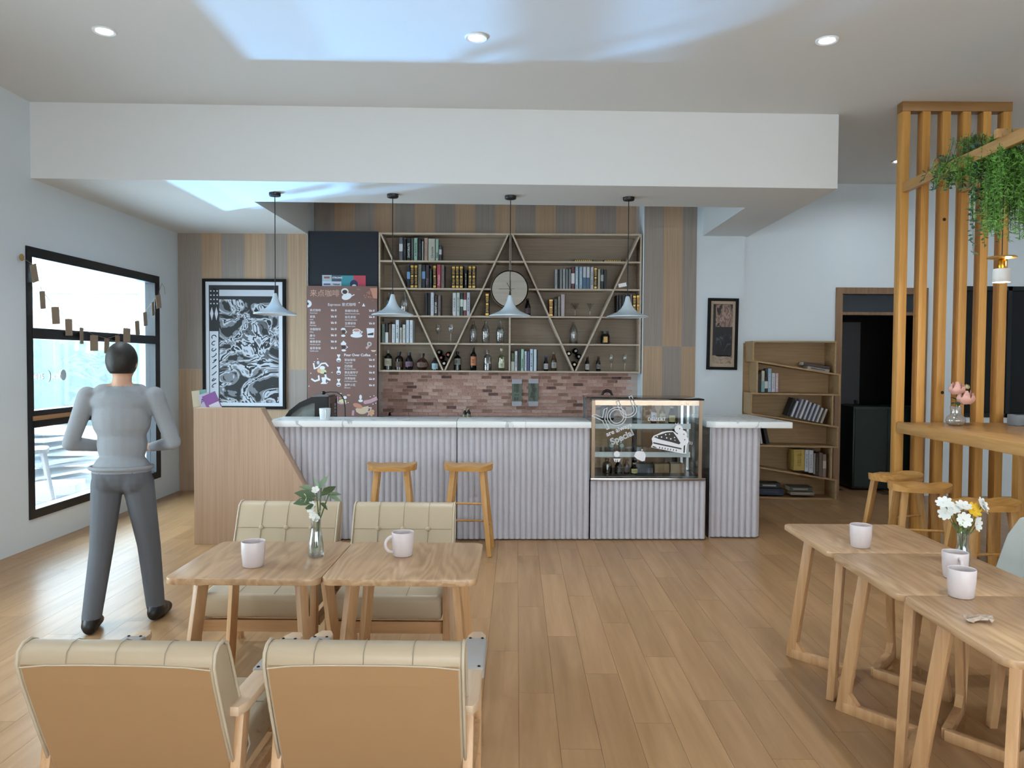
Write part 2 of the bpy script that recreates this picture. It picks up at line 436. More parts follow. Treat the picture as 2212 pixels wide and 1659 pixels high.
door = struct('door_1', d, M_DOORWOOD, 'brown framed doorway to a dark back room')
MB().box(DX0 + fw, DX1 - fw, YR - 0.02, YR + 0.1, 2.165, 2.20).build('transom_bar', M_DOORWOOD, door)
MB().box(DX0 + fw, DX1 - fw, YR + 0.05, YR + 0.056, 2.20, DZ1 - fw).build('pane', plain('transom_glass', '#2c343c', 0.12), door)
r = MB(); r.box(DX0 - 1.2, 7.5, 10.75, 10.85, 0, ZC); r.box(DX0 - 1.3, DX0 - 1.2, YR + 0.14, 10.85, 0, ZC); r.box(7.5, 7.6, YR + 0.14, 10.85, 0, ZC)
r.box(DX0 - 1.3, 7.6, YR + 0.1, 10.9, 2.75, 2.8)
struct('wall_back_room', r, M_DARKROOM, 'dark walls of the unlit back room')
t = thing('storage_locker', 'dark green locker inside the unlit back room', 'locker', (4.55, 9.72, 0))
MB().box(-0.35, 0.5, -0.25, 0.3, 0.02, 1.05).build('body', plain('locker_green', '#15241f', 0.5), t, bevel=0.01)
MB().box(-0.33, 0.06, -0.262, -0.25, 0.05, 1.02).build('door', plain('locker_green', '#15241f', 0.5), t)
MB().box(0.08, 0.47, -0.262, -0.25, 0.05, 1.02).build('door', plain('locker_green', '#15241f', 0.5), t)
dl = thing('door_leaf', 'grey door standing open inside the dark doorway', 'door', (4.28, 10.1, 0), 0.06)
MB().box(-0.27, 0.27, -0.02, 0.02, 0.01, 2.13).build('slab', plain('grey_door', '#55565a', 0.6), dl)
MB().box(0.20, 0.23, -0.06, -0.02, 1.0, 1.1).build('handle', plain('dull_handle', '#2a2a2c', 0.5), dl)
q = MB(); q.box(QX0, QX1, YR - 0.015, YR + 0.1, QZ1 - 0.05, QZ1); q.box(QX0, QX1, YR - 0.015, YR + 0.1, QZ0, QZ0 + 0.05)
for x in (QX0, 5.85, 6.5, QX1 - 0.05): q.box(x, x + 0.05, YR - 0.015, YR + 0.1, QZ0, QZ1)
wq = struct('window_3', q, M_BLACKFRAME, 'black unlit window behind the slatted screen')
for x0, x1 in ((QX0 + .05, 5.85), (5.9, 6.5), (6.55, QX1 - .05)): MB().box(x0, x1, YR + 0.03, YR + 0.036, QZ0 + 0.05, QZ1 - 0.05).build('pane', M_DARKPANE, wq)

# beam and dropped ceiling over the bar, with a raised recess in front of the shelving
fy = lambda x: 6.492 + TH * x
ry = lambda x: 7.335 + TH * x
w = MB(); RX0, RX1, EX = -2.505, 2.205, 2.745
w.prism([(XL, fy(XL)), (RX0, fy(RX0)), (RX0, YB), (XL, YB)], 'Z', ZD, ZC)
w.prism([(RX0, fy(RX0)), (RX1, fy(RX1)), (RX1, ry(RX1)), (RX0, ry(RX0))], 'Z', ZD, ZC)
w.prism([(RX1, fy(RX1)), (EX, fy(EX)), (EX, YR), (RX1, YR)], 'Z', ZD, ZC)
struct('ceiling_dropped', w, M_CEIL, 'white dropped ceiling with deep front beam over the bar')
# recessed downlights
M_LED = glow('lamp_disc', (0.86, 0.95, 1.0), 14.0)
M_RING = plain('downlight_ring', '#e9ecee', 0.4)
def downlight(i, x, y, label, watts=12):
    t = thing('ceiling_downlight', label, 'ceiling light', (x, y, ZC), 0, 'recessed ceiling downlights')
    MB().lathe([(0.048, -0.004), (0.070, -0.010), (0.074, -0.004), (0.074, 0.0)], 24, caps=False).build('ring', M_RING, t, smooth=50)
    MB().lathe([(0.0, -0.0065), (0.05, -0.0065), (0.05, -0.0035), (0, -0.0035)], 24).build('lamp_disc', M_LED, t)
    l = bpy.data.lights.new('lamp', 'AREA'); l.shape = 'DISK'; l.size = 0.09; l.spread = math.radians(105 if y < 7 else 160); l.energy = watts if y < 7 else watts * 0.7; l.color = (0.84, 0.93, 1.0)
    lo = bpy.data.objects.new('lamp', l); COL.objects.link(lo); lo.parent = t; lo.location = (0, 0, -0.012)
for i, (x, y, lb) in enumerate(((-2.69, 4.98, 'bright round downlight in the ceiling nearest the big window'),
                                (-0.28, 5.06, 'bright round downlight in the middle of the ceiling'),
                                (2.03, 5.08, 'bright round downlight in the ceiling above the open floor'),
                                (4.01, 8.08, 'small round downlight beside the slatted wooden screen'),
                                (-2.69, 1.9, 'assumed unseen downlight over the front armchairs by the side window'),  # this lamp and the next are assumed, out of view
                                (2.03, 1.9, 'assumed unseen downlight over the zigzag wooden tables'),
                                (6.3, 7.2, 'added unseen downlight brightening the wall beyond the slatted screen'))):  # last one is an unseen lamp added to brighten the right back wall
    downlight(i, x, y, lb)
# ================================================================== THE BAR
M_CORR = plain('ribbed_plaster', '#c3c0c6', 0.75, noise=0.06, nscale=30, bump=0.10, bscale=220)
M_MARBLE, _N, _L, _b = _new('white_marble')
_tc = _N.new('ShaderNodeTexCoord'); _nz = _N.new('ShaderNodeTexNoise'); _nz.inputs['Scale'].default_value = 0.9; _nz.inputs['Detail'].default_value = 7; _nz.inputs['Distortion'].default_value = 1.6
_L.new(_tc.outputs['Object'], _nz.inputs['Vector'])
_cr = _N.new('ShaderNodeValToRGB'); _e = _cr.color_ramp.elements
_e[0].position = 0.488; _e[0].color = lin('#e9ecec'); _e[1].position = 0.512; _e[1].color = lin('#edefef')
_m = _cr.color_ramp.elements.new(0.5); _m.color = lin('#a9afb4')
_L.new(_nz.outputs['Fac'], _cr.inputs[0]); _L.new(_cr.outputs[0], _b.inputs['Base Color']); _b.inputs['Roughness'].default_value = 0.3
M_ENDPANEL = wood('end_panel_wood', '#b8997f', '#c7a98f', 'Z', across=80, along=1.0, rough=0.55, vary=0.02)
M_PLY = wood('pale_plywood', '#a98b6a', '#bb9d7b', 'X', across=40, along=2.0, rough=0.55, vary=0.04)

def ribbed(a0, a1, z0, z1, d=0.0, period=0.0517, depth=0.022):
    """vertical half-round ribs"""
    mb = MB(); n = max(1, round((a1 - a0) / period)); pts = []
    for k in range(n):
        for j in range(7):
            if j == 6 and k < n - 1: continue
            t = j / 6.0
            pts.append((a0 + (k + t) * (a1 - a0) / n, d - depth * math.sin(PI * t) ** 0.7 if 0 < t < 1 else d))
    m = len(pts)
    vs = [(x, y, z0) for x, y in pts] + [(x, y, z1) for x, y in pts]
    mb.add(vs, [(i, i + 1, i + m + 1, i + m) for i in range(m - 1)])
    mb.box(a0, a1, d + 0.0005, d + 0.02, z0, z1)
    return mb
def bar_unit(a0, a1, d0, d1, z1, label, seams):
    t = thing('bar_counter', label, 'counter', BR(0, 0), TH)
    MB().box(a0 + 0.01, a1 - 0.005, d0 + 0.02, d1, 0, z1).build('carcass', plain('counter_carcass', '#8d827c', 0.8), t)
    es = [a0] + seams + [a1]
    for k in range(len(es) - 1): ribbed(es[k] + 0.0015, es[k + 1] - 0.0015, 0.012, z1, d0).build('ribbed_panel', M_CORR, t, smooth=80)
    return t
bar_unit(-2.2, -0.526, 0.0, 0.40, 1.004, 'pale ribbed bar counter section next to the wooden end panel', [-1.893, -1.637])
t = bar_unit(-0.522, 0.655, 0.0, 0.40, 1.004, 'pale ribbed bar counter section behind the bar stools and under the dessert case', [])
MB().box(0.632, 0.656, 0.0, 0.40, 0.54, 1.004).build('side_panel', M_CORR, t)
t = thing('case_plinth', 'low ribbed plinth carrying the dessert case', 'counter', BR(0, 0), TH)
MB().box(0.669, 1.69, 0.02, 0.62, 0, 0.532).build('carcass', plain('counter_carcass', '#8d827c', 0.8), t)
ribbed(0.667, 1.700, 0.012, 0.532, 0.0).build('ribbed_panel', M_CORR, t, smooth=80)
# return of the bar towards the pillar
t = thing('bar_counter', 'short ribbed counter return at the end of the bar', 'counter', (0, 0, 0))
MB().box(1.77, 2.185, 6.88, 7.75, 0, 1.004).build('carcass', plain('counter_carcass', '#8d827c', 0.8), t)
ribbed(1.757, 2.195, 0.012, 1.004, 6.862).build('ribbed_panel', M_CORR, t, smooth=80)
MB().box(1.755, 1.77, 6.862, 7.75, 0, 1.004).build('side_panel', plain('steel_edge', '#a9adb0', 0.35, 0.8), t)
rb = ribbed(6.87, 7.75, 0.012, 1.004, -2.195); rb.move(Matrix.Rotation(PI / 2, 4, 'Z')); rb.build('ribbed_panel', M_CORR, t, smooth=80)
# worktops
for a0, a1, lb in ((-2.165, -0.526, 'white marble worktop with the white mug, beside the end panel'), (-0.523, 0.662, 'white marble worktop ending at the dessert case')):
    o = MB().box(a0, a1, -0.06, 0.42, 1.005, 1.060).build('bar_worktop', M_MARBLE, None, bevel=0.004)
    o.location = BR(0, 0); o.rotation_euler = (0, 0, TH); tag(o, lb, 'worktop')
o = MB().prism([(1.79, 6.795), (2.475, 6.795), (2.475, 6.83), (2.365, 7.80), (1.72, 7.80), (1.72, 6.86)], 'Z', 1.005, 1.060).build('bar_worktop', M_MARBLE, None, bevel=0.004)
tag(o, 'white marble worktop overhanging the ribbed counter return', 'worktop')
# wooden end panel
t = thing('end_panel', 'tall wooden end panel of the bar with slanted edge', 'panel', BR(0, 0), TH)
MB().prism([(-2.766, 0), (-1.560, 0), (-2.197, 1.173), (-2.766, 1.173)], 'Y', -0.165, -0.026).build('front_board', M_ENDPANEL, t, bevel=0.002)
MB().box(-2.766, -2.205, -0.018, 0.42, 0, 1.0).build('side_box', M_ENDPANEL, t)
# service table behind the bar (carries the warmer) and back counter under the shelving
t = thing('service_table', 'low service table behind the bar', 'table', BR(-1.9, 0.78), TH)
MB().box(-0.55, 0.75, -0.3, 0.35, 0.86, 0.9).build('top', M_PLY, t)
for x in (-0.5, 0.7):
    for y in (-0.25, 0.3): MB().box(x - 0.03, x + 0.03, y - 0.03, y + 0.03, 0, 0.86).build('leg', M_PLY, t)
t = thing('back_counter', 'low back counter along the brick wall', 'counter', (0, 0, 0))
MB().box(-1.6, 1.45, 8.80, 9.37, 0, 0.86).build('body', M_PLY, t)
MB().box(-1.62, 1.47, 8.78, 9.37, 0.861, 0.90).build('top', M_MARBLE, t)

# ------------------------------------------------ bricks under the shelving
BRK = []
for k, (c1, c2) in enumerate((('#c39b8c', ''), ('#b4887a', ''), ('#cfa99b', ''), ('#96705f', ''), ('#6f4f48', ''))):
    BRK.append(plain('brick_%d' % k, c1, 0.9, noise=0.22, nscale=35, bump=0.25, bscale=120))
bw, bh = 0.1235, 0.0418
bme = [MB().box(-bw / 2 + 0.003, bw / 2 - 0.003, -0.012, 0.0, 0.003, bh - 0.003).mesh('brick', m) for m in BRK]
bl = []
for r_ in range(13):
    z = 0.905 + r_ * bh
    x = -1.645 - (r_ % 2) * bw / 2 - (r_ % 3) * 0.012
    while x < 1.40:
        if x > -1.70: bl.append((min(max(x, -1.62), 1.435), z))
        x += bw
bl.sort(key=lambda s: -s[1])
for k, (x, z) in enumerate(bl[:300]): link('brick', bme[RND.choice((0, 0, 0, 0, 1, 1, 1, 1, 2, 2, 2, 2, 3, 3, 3, 4))], wn, (x, YN - 0.001 + RND.uniform(0, 0.004), z))
if bl[300:]:
    mb = MB()
    for x, z in bl[300:]: mb.box(x - bw / 2 + 0.002, x + bw / 2 - 0.002, YN - 0.016, YN, z + 0.0022, z + bh - 0.0015)
    tag(mb.build('brick_field', BRK[0], wn), kind='stuff')
# paper banners on the bricks
for (u0, u1, v0, v1, words, lb) in ((1106, 1127, 819, 877, '咖\n啡\n一\n杯', 'grey paper banner reading coffee one cup on the brick wall'),
                                    (1141.5, 1162.5, 818, 877, '快\n 樂\n起\n飞', 'grey paper banner reading happiness takes off on the brick wall')):
    Y = YN - 0.024
    a, b = at_y(u0, v0, Y), at_y(u1, v1, Y)
    t = thing('paper_banner', lb, 'banner', ((a.x + b.x) / 2, Y, b.z), 0, 'calligraphy banners')
    wd, h = (b.x - a.x) / 2, a.z - b.z
    MB().box(-wd, wd, -0.002, 0.003, h * 0.17, h * 0.83).build('paper', colour('#6d7668', 0.8), t)
    MB().box(-wd, wd, -0.004, 0.003, 0, h * 0.17).build('end_strip', colour('#b9b6bd', 0.8), t)
    MB().box(-wd, wd, -0.004, 0.003, h * 0.83, h).build('end_strip', colour('#b9b6bd', 0.8), t)
    text(words, 0.066, t, (-0.038, -0.0028, h * 0.68), colour('#131413'), line=0.86)

# ------------------------------------------------ black board, menu board, cards
M_NAVY = plain('black_board', '#1d222b', 0.7, noise=0.08, nscale=12)
o = MB().box(-2.500, -1.668, YB + 0.02, YB + 0.06, 0.0, 3.128).build('chalk_board', M_NAVY); tag(o, 'tall plain black board behind the menu', 'board')
YM = YB - 0.035
a, b = at_y(663.5, 617.5, YM), at_y(815, 617, YM)
menu = thing('menu_board', 'brown coffee menu board with white lettering and drawings', 'menu board', (a.x, YM, 0.0))
MW = b.x - a.x; MZ = a.z
MB().box(0, MW, 0, 0.018, 0.75, MZ).build('panel', plain('menu_brown', '#7e5f57', 0.6, noise=0.05, nscale=6), menu)
MB().box(0.0, 0.06, 0.0, 0.05, 0, 0.75).build('foot', M_BLACKFRAME, menu); MB().box(MW - 0.06, MW, 0.0, 0.05, 0, 0.75).build('foot', M_BLACKFRAME, menu)
PX = MW / 151.5
def mp(u, v): return ((u - 663.5) * PX, MZ - (v - 617.5) * PX)
M_W, M_PEACH = colour('#eceaf0'), colour('#d3ab97')
text('来点咖啡', 0.090, menu, (mp(669, 639)[0], -0.0012, mp(669, 639)[1]), M_PEACH, spacing=0.98)
text('Espresso 意式咖啡', 0.043, menu, (mp(708, 660)[0], -0.0012, mp(708, 660)[1]), M_W)
text('Pour Over Coffee', 0.043, menu, (mp(743, 768.5)[0], -0.0012, mp(743, 768.5)[1]), M_W, bold=0.0008)
for tx, en, u, v in (('美式咖啡', 'Americano', 669, 672), ('拿铁', 'Latte', 669, 686), ('澳白', 'Flatwhite', 669, 699), ('浓缩咖啡', 'Dirty', 669, 713), ('摩卡', 'Mocha', 669, 727),
                     ('榛果拿铁', 'Hazelnut Latte', 669, 740), ('香草拿铁', 'Vanilla Latte', 669, 754), ('焦糖玛奇朵', 'Salted Caramel Latte', 745, 673), ('桂花拿铁', 'Osmanthus Latte', 745, 686.5), ('生椰拿铁', 'Coconut Latte', 745, 700),
                     ('耶加雪啡', 'Yirgacheffe', 744, 779), ('巴西蜜', 'Brazilian Honey', 744, 792.5), ('黄金曼特宁', 'Gold Mandheling', 744, 806), ('冷萃咖啡', 'Cold brew coffee', 744, 819), ('蓝莓小花', 'Blossom', 744, 833)):
    x, z = mp(u, v); text(tx, 0.033, menu, (x, -0.0012, z), M_W)
    x, z = mp(u, v + 5); text(en, 0.021, menu, (x, -0.0012, z), M_W)
pr = MB()
for u, vs in ((714, (670, 683.5, 697, 710.5, 724, 737.5, 751.5)), (796.5, (670.5, 684, 698, 776.5, 790.5, 804, 818, 831.5))):
    for v in vs:
        x, z = mp(u, v)
        pr.box(x, x + 6 * PX, -0.0016, 0, z + 2 * PX, z + 2.6 * PX); pr.box(x + 1.2 * PX, x + 3.8 * PX, -0.0016, 0, z - 1.5 * PX, z + 1 * PX); pr.box(x + 4.4 * PX, x + 7 * PX, -0.0016, 0, z - 1.5 * PX, z + 1 * PX)
        text('杯', 0.026, menu, (x + 9 * PX, -0.0012, z - 1.5 * PX), M_W, bold=0.001)
tag(pr.build('price_print', M_W, menu), kind='stuff')
INK = {}; INKN = [0]
def ink_y(lay): INKN[0] += 1; return -0.0006 * lay - 0.0006 - INKN[0] * 4e-6
def ink(col): return INK.setdefault(col, MB())
def blob(col, u, v, ru, rv, a0=0, a1=360, lay=1, rot=0):
    pts = []
    for k in range(19):
        t = math.radians(a0 + (a1 - a0) * k / 18.0)
        x, y = ru * math.cos(t), rv * math.sin(t); c, s = math.cos(math.radians(rot)), math.sin(math.radians(rot))
        pts.append(mp(u + x * c - y * s, v + x * s + y * c))
    if abs(a1 - a0) >= 360: pts = pts[:-1]
    ink(col).prism(pts, 'Y', ink_y(lay), 0)
def stroke(col, pts, wd, lay=1):
    for (u0, v0), (u1, v1) in zip(pts, pts[1:]):
        du, dv = u1 - u0, v1 - v0; l = math.hypot(du, dv) or 1; nx, ny = -dv / l * wd / 2, du / l * wd / 2
        ink(col).prism([mp(u0 + nx, v0 + ny), mp(u1 + nx, v1 + ny), mp(u1 - nx, v1 - ny), mp(u0 - nx, v0 - ny)], 'Y', ink_y(lay), 0)
        blob(col, u1, v1, wd / 2, wd / 2, lay=lay)
def patch(col, pts, lay=1): ink(col).prism([mp(*p) for p in pts], 'Y', ink_y(lay), 0)
WH, CRM, DK, PK, PCH = '#e6e8ee', '#d8bfa4', '#4a3430', '#c9a0aa', '#c98e76'
# spilled cup, bean bag, doughnut, carton
blob(WH, 749, 640, 11, 7, rot=-18); blob(WH, 745, 629, 8, 7); blob(DK, 745, 630, 5.5, 4.5, lay=2); stroke(WH, [(757, 640), (765, 636)], 2)
for k in range(34): blob(('#a9705c', '#8c5546', '#b98470')[k % 3], 796 + RND.gauss(0, 6), 637 + RND.gauss(0, 5), 1.6, 1.1, lay=1 + k % 2, rot=k * 40)
patch(PCH, [(799, 622), (815, 621), (815, 644), (806, 643), (803, 632)], 3); stroke('#b5745f', [(771, 624), (778, 624.5)], 1.4)
blob(WH, 664.2, 656, 9, 8, -90, 90); blob(DK, 664.2, 656, 3, 3, -90, 90, lay=2)
patch(WH, [(782, 661), (789, 661), (785.5, 654)]); blob(WH, 776, 653, 1.6, 1.2)
# row of drinks
blob(WH, 741.5, 711, 5, 3.5); patch(DK, [(738, 712), (746, 712), (745, 720), (739, 720)], 2); blob(WH, 741.5, 724.5, 4.5, 2.4); stroke(WH, [(746, 713), (749, 716), (746, 719)], 1.2)
blob(WH, 770, 724, 13, 4.5); blob(WH, 770, 716, 8.5, 7, 0, 180); blob(WH, 770, 713, 8.5, 3.8); blob(PCH, 770, 713, 6.8, 2.6, lay=2); stroke(WH, [(778, 714), (783, 716), (779, 720)], 1.6)
patch(WH, [(792, 708), (809, 708), (808, 728), (794, 728)]); patch(DK, [(794, 720), (807, 717), (806.5, 723), (794.5, 723)], 2)
patch(WH, [(736, 741), (742, 735), (748, 741), (747, 745), (737, 745)]); patch(DK, [(737.5, 745), (747, 745), (746, 753), (738.5, 753)], 2); blob(WH, 742.5, 756, 5, 2.4); stroke(WH, [(747, 746), (751, 749), (747, 752)], 1.2)
blob('#b6b3b0', 798, 742, 5.2, 5); blob(DK, 798, 742, 1.6, 1.6, lay=2); stroke(PK, [(791, 752), (796, 747)], 5); blob(CRM, 807, 755, 5.5, 4, 0, 180)
# pour-over makers
for v0 in (771, 798, 824):
    patch(WH, [(727.5, v0 - 6), (735.5, v0 - 6), (732.5, v0 + 1), (730.5, v0 + 1)]); blob(WH, 731.5, v0 + 6, 4.8, 4.6); blob(DK, 731.5, v0 + 7, 3.4, 2.4, 0, 180, lay=2)
# lively hand drawing left, hands with cups below
stroke(WH, [(677, 784), (679, 796), (687, 793), (694, 785), (703, 784), (708, 790)], 3.2); stroke(WH, [(672, 818), (680, 823), (689, 820), (688, 812)], 3.6); stroke(WH, [(702, 806), (704, 816), (712, 820)], 4)
patch(WH, [(694, 815), (705, 814), (703, 824), (706, 829), (692, 829), (696, 824)]); blob('#cfd0a4', 697, 802, 8, 5, lay=2); blob('#e0b08c', 689, 800, 4, 5, lay=2); blob(WH, 696, 794, 6, 4, lay=3); blob(DK, 702, 806, 2.5, 2.5, lay=3); blob('#c5cfe0', 687, 783, 3, 4)
stroke(PK, [(727, 856), (728, 868), (736, 871), (747, 870)], 4); blob('#d9d6a6', 740, 866, 8, 4, lay=2); blob(WH, 745, 858, 4, 3.4); blob(PCH, 753, 853, 4, 2); blob(WH, 735, 850, 3, 1.4); blob(PCH, 735, 859, 3, 1.6)
blob(CRM, 782, 882, 14, 12, 0, 180); blob(PCH, 773, 876, 11, 5, rot=20, lay=2); patch(CRM, [(768, 882), (796, 876), (796, 884), (770, 890)], 1); stroke('#d8c0bc', [(795, 880), (802, 880), (800, 888), (794, 889)], 2.4)
stroke(PK, [(815, 859), (800, 866), (789, 868)], 8); blob(WH, 779, 857, 3, 5); blob(WH, 779, 865, 5, 3); stroke(PK, [(762, 897), (763, 888)], 5); stroke('#d9a57c', [(800, 897), (805, 888)], 8); stroke('#cbb6bd', [(795, 898), (798, 888)], 2)
for u, v in ((686, 775), (717, 804), (671, 806), (667, 834), (707, 826), (800, 856), (808, 854), (806, 872), (812, 870), (752, 869), (724, 872), (807, 893), (812, 765), (679, 781)): blob(WH, u, v, 1.2, 1.0)
for c, mb in INK.items(): tag(mb.build('drawing_print', colour(c), menu), kind='stuff')
# cards on the black board
YK = YB + 0.016
def card(name, u0, u1, v0, v1, cols, lb):
    a, b = at_y(u0, v0, YK), at_y(u1, v1, YK)
    t = thing(name, lb, 'card', (a.x, YK, b.z))
    n = len(cols[0]); m = len(cols); wd, h = (b.x - a.x), (a.z - b.z)
    for j, row in enumerate(cols):
        for i, c in enumerate(row): MB().box(wd * i / n, wd * (i + 1) / n, -0.0015, 0.003, h * (m - 1 - j) / m, h * (m - j) / m).build('field', colour(c, 0.6), t)
    return t, wd, h
t, wd, h = card('poster_card', 696, 737, 594, 622, [['#a9bcc4', '#48566a'], ['#cdd6e6', '#cdd6e6']], 'small four-field card above the menu board')
MB().box(0.022, 0.09, -0.0028, -0.0015, 0.112, 0.135).build('print', colour('#9b5a55'), t); MB().box(0.018, 0.098, -0.0028, -0.0015, 0.034, 0.052).build('print', colour('#5d5a86'), t)
for tx, c, x, z in (('STRONG', '#d5dade', 0.122, 0.112), ('Naked', '#5b5560', 0.13, 0.034)):
    text(tx, 0.030, t, (x, -0.0025, z), colour(c), bold=0.001)
t, wd, h = card('poster_card', 737.2, 790, 595, 622, [['#3f8f9b', '#c2485a']], 'teal and red card with dark blue spot above the menu')
mb = MB().prism([(wd * 0.52 + 0.048 * math.cos(k * PI / 10), 0.045 + 0.05 * math.sin(k * PI / 10)) for k in range(20)], 'Y', -0.003, -0.0015); mb.build('print', colour('#27375a'), t)
MB().prism([(wd * 0.53 + 0.026 * math.cos(k * PI / 8), 0.022 + 0.02 * math.sin(k * PI / 8)) for k in range(9)], 'Y', -0.004, -0.003).build('print', M_W, t)

# ------------------------------------------------ framed pictures
a, b = at_y(437, 602, YB - 0.03), at_y(617.5, 884, YB - 0.03)
t = thing('framed_poster', 'large black and white abstract print in a black frame', 'picture', ((a.x + b.x) / 2, YB - 0.012, b.z))
wd, h = (b.x - a.x) / 2, a.z - b.z
mb = MB(); fw = 0.034
for x0, x1, z0, z1 in ((-wd, wd, h - fw, h), (-wd, wd, 0, fw), (-wd, -wd + fw, fw, h - fw), (wd - fw, wd, fw, h - fw)): mb.box(x0, x1, -0.03, 0.0, z0, z1)
mb.build('frame', plain('black_frame', '#0b0c0e', 0.6, spec=0.2), t)
MB().box(-wd + fw, wd - fw, -0.014, -0.002, fw, h - fw).build('mat_board', colour('#d6dae2', 0.7), t)
def print_mat(name, cols, scale, dist, stretch=(1, 1, 1)):
    m, N, L, b = _new(name)
    tc = N.new('ShaderNodeTexCoord'); mp_ = N.new('ShaderNodeMapping'); mp_.inputs['Scale'].default_value = stretch
    nz = N.new('ShaderNodeTexNoise'); nz.inputs['Scale'].default_value = scale; nz.inputs['Detail'].default_value = 3.5; nz.inputs['Distortion'].default_value = dist
    cr = N.new('ShaderNodeValToRGB'); cr.color_ramp.interpolation = 'CONSTANT'
    while len(cr.color_ramp.elements) > 1: cr.color_ramp.elements.remove(cr.color_ramp.elements[-1])
    for i, (p, c) in enumerate(cols):
        e = cr.color_ramp.elements[0] if i == 0 else cr.color_ramp.elements.new(p)
        e.position = p; e.color = lin(c)
    L.new(tc.outputs['Object'], mp_.inputs[0]); L.new(mp_.outputs[0], nz.inputs['Vector']); L.new(nz.outputs['Fac'], cr.inputs[0]); L.new(cr.outputs[0], b.inputs['Base Color'])
    b.inputs['Roughness'].default_value = 0.6
    return m
M_INKPRINT = print_mat('abstract_ink_print', [(0, '#16171a'), (0.42, '#77797e'), (0.465, '#bcc1cb'), (0.51, '#131417'), (0.545, '#bcc1cb'), (0.585, '#56575b'), (0.63, '#131417')], 3.2, 1.3, (1, 1, 1.25))
x0, x1, z0, z1 = -wd + 0.075, wd - 0.085, 0.075, h - 0.075
MB().box(x0, x1, -0.0155, -0.014, z0, z1).build('print_ground', colour('#1b1c20', 0.6), t)
MB().box(x0 + 0.125, x1, -0.0165, -0.0155, z0, z1 - 0.17).build('print', M_INKPRINT, t)
MB().box(x0 + 0.125, x1 - 0.05, -0.0165, -0.0155, z1 - 0.13, z1 - 0.055).build('print_band', colour('#c2c7d0'), t)
dm = MB()
for r_ in range(4):
    for c_ in range(3): dm.prism([(x0 + 0.025 + c_ * 0.038 + 0.009 * math.cos(k * PI / 4), z1 - 0.07 - r_ * 0.05 + 0.009 * math.sin(k * PI / 4)) for k in range(8)], 'Y', -0.0168, -0.0155)
for c_ in range(2): dm.prism([(x0 + 0.035 + c_ * 0.055, z1 - 0.26), (x0 + 0.055 + c_ * 0.055, z1 - 0.34), (x0 + 0.035 + c_ * 0.055, z1 - 0.42), (x0 + 0.015 + c_ * 0.055, z1 - 0.34)], 'Y', -0.0168, -0.0155)
dm.box(x0 + 0.008, x0 + 0.112, -0.0162, -0.0155, z0 + 0.03, z1 - 0.55)
tag(dm.build('print_dots', colour('#ccd1da'), t), kind='stuff')
dm = MB()
for k in range(9):
    z = z1 - 0.62 - k * 0.072
    dm.tube([(x0 + 0.06 + 0.028 * math.cos(q * 0.8 + k), -0.0165, z + 0.024 * math.sin(q * 0.8 + k * 1.3)) for q in range(6)], 0.005, 4)
tag(dm.build('print_curls', colour('#1b1c20', 0.6), t), kind='stuff')

a, b = at_y(1528.5, 644, YB - 0.03), at_y(1592, 799, YB - 0.03)
t = thing('framed_picture', 'narrow abstract picture in a black frame on the white pillar', 'picture', ((a.x + b.x) / 2, YB - 0.006, b.z), 0)
t.rotation_euler = (0, 0.012, 0)
wd, h = (b.x - a.x) / 2, a.z - b.z; fw = 0.034; mb = MB()
for x0, x1, z0, z1 in ((-wd, wd, h - fw, h), (-wd, wd, 0, fw), (-wd, -wd + fw, fw, h - fw), (wd - fw, wd, fw, h - fw)): mb.box(x0, x1, -0.03, 0.0, z0, z1)
mb.build('frame', plain('black_frame', '#0b0c0e', 0.6, spec=0.2), t)
MB().box(-wd + fw, wd - fw, -0.014, -0.002, fw, h - fw).build('mat_board', plain('beige_paper', '#b39d88', 0.7, noise=0.15, nscale=30), t)
MB().box(-wd + 0.065, wd - 0.065, -0.0155, -0.014, 0.14, h - 0.07).build('print_ground', colour('#101114'), t)
MB().box(-wd + 0.095, wd - 0.065, -0.0165, -0.0155, h * 0.60, h - 0.075).build('print', print_mat('abstract_warm', [(0, '#2b2a2c'), (0.42, '#96786b'), (0.50, '#6d5a52'), (0.55, '#a3867a'), (0.64, '#3a3a3e')], 11, 1.0, (1, 1, 0.5)), t)
MB().box(-wd + 0.105, wd - 0.075, -0.0165, -0.0155, 0.16, h * 0.50).build('print', print_mat('abstract_dark', [(0, '#121316'), (0.52, '#24262c'), (0.58, '#4a4d55'), (0.63, '#14151a')], 14, 1.4, (1, 1, 0.4)), t)
MB().box(-wd + 0.065, wd - 0.070, -0.0165, -0.0155, 0.075, 0.17).build('print', print_mat('abstract_beige', [(0, '#7c6f62'), (0.45, '#a99682'), (0.55, '#93806e'), (0.62, '#c0a98f')], 18, 0.6), t)
# ================================================================== WALL SHELVING BEHIND THE BAR
M_SHELF = wood('shelf_edge_wood', '#b8a692', '#c8b6a1', 'X', across=50, along=2.0, rough=0.55, vary=0.03)
M_SHELFBACK = wood('shelf_back_wood', '#877664', '#968573', 'X', across=60, along=2.0, rough=0.6, vary=0.02)
SX0, SX1, SZ0, SZ1, SXC = -1.657, 1.484, 1.452, 3.112, -0.085
ROW = (SZ1 - SZ0 - 0.02) / 5.0
BT = 0.020
shelf = thing('wall_shelving', 'long wooden wall shelving with two V shaped dividers above the bricks', 'shelf', (0, 0, 0))
YS = YB + 0.005
MB().box(SX0, SX1, YN - 0.035, YN - 0.018, SZ0, SZ1).build('back_panel', M_SHELFBACK, shelf)
for k in range(6):
    z = SZ0 + ROW * k
    MB().box(SX0, SX1, YS, YN - 0.035, z, z + BT).build('shelf_board', M_SHELF, shelf)
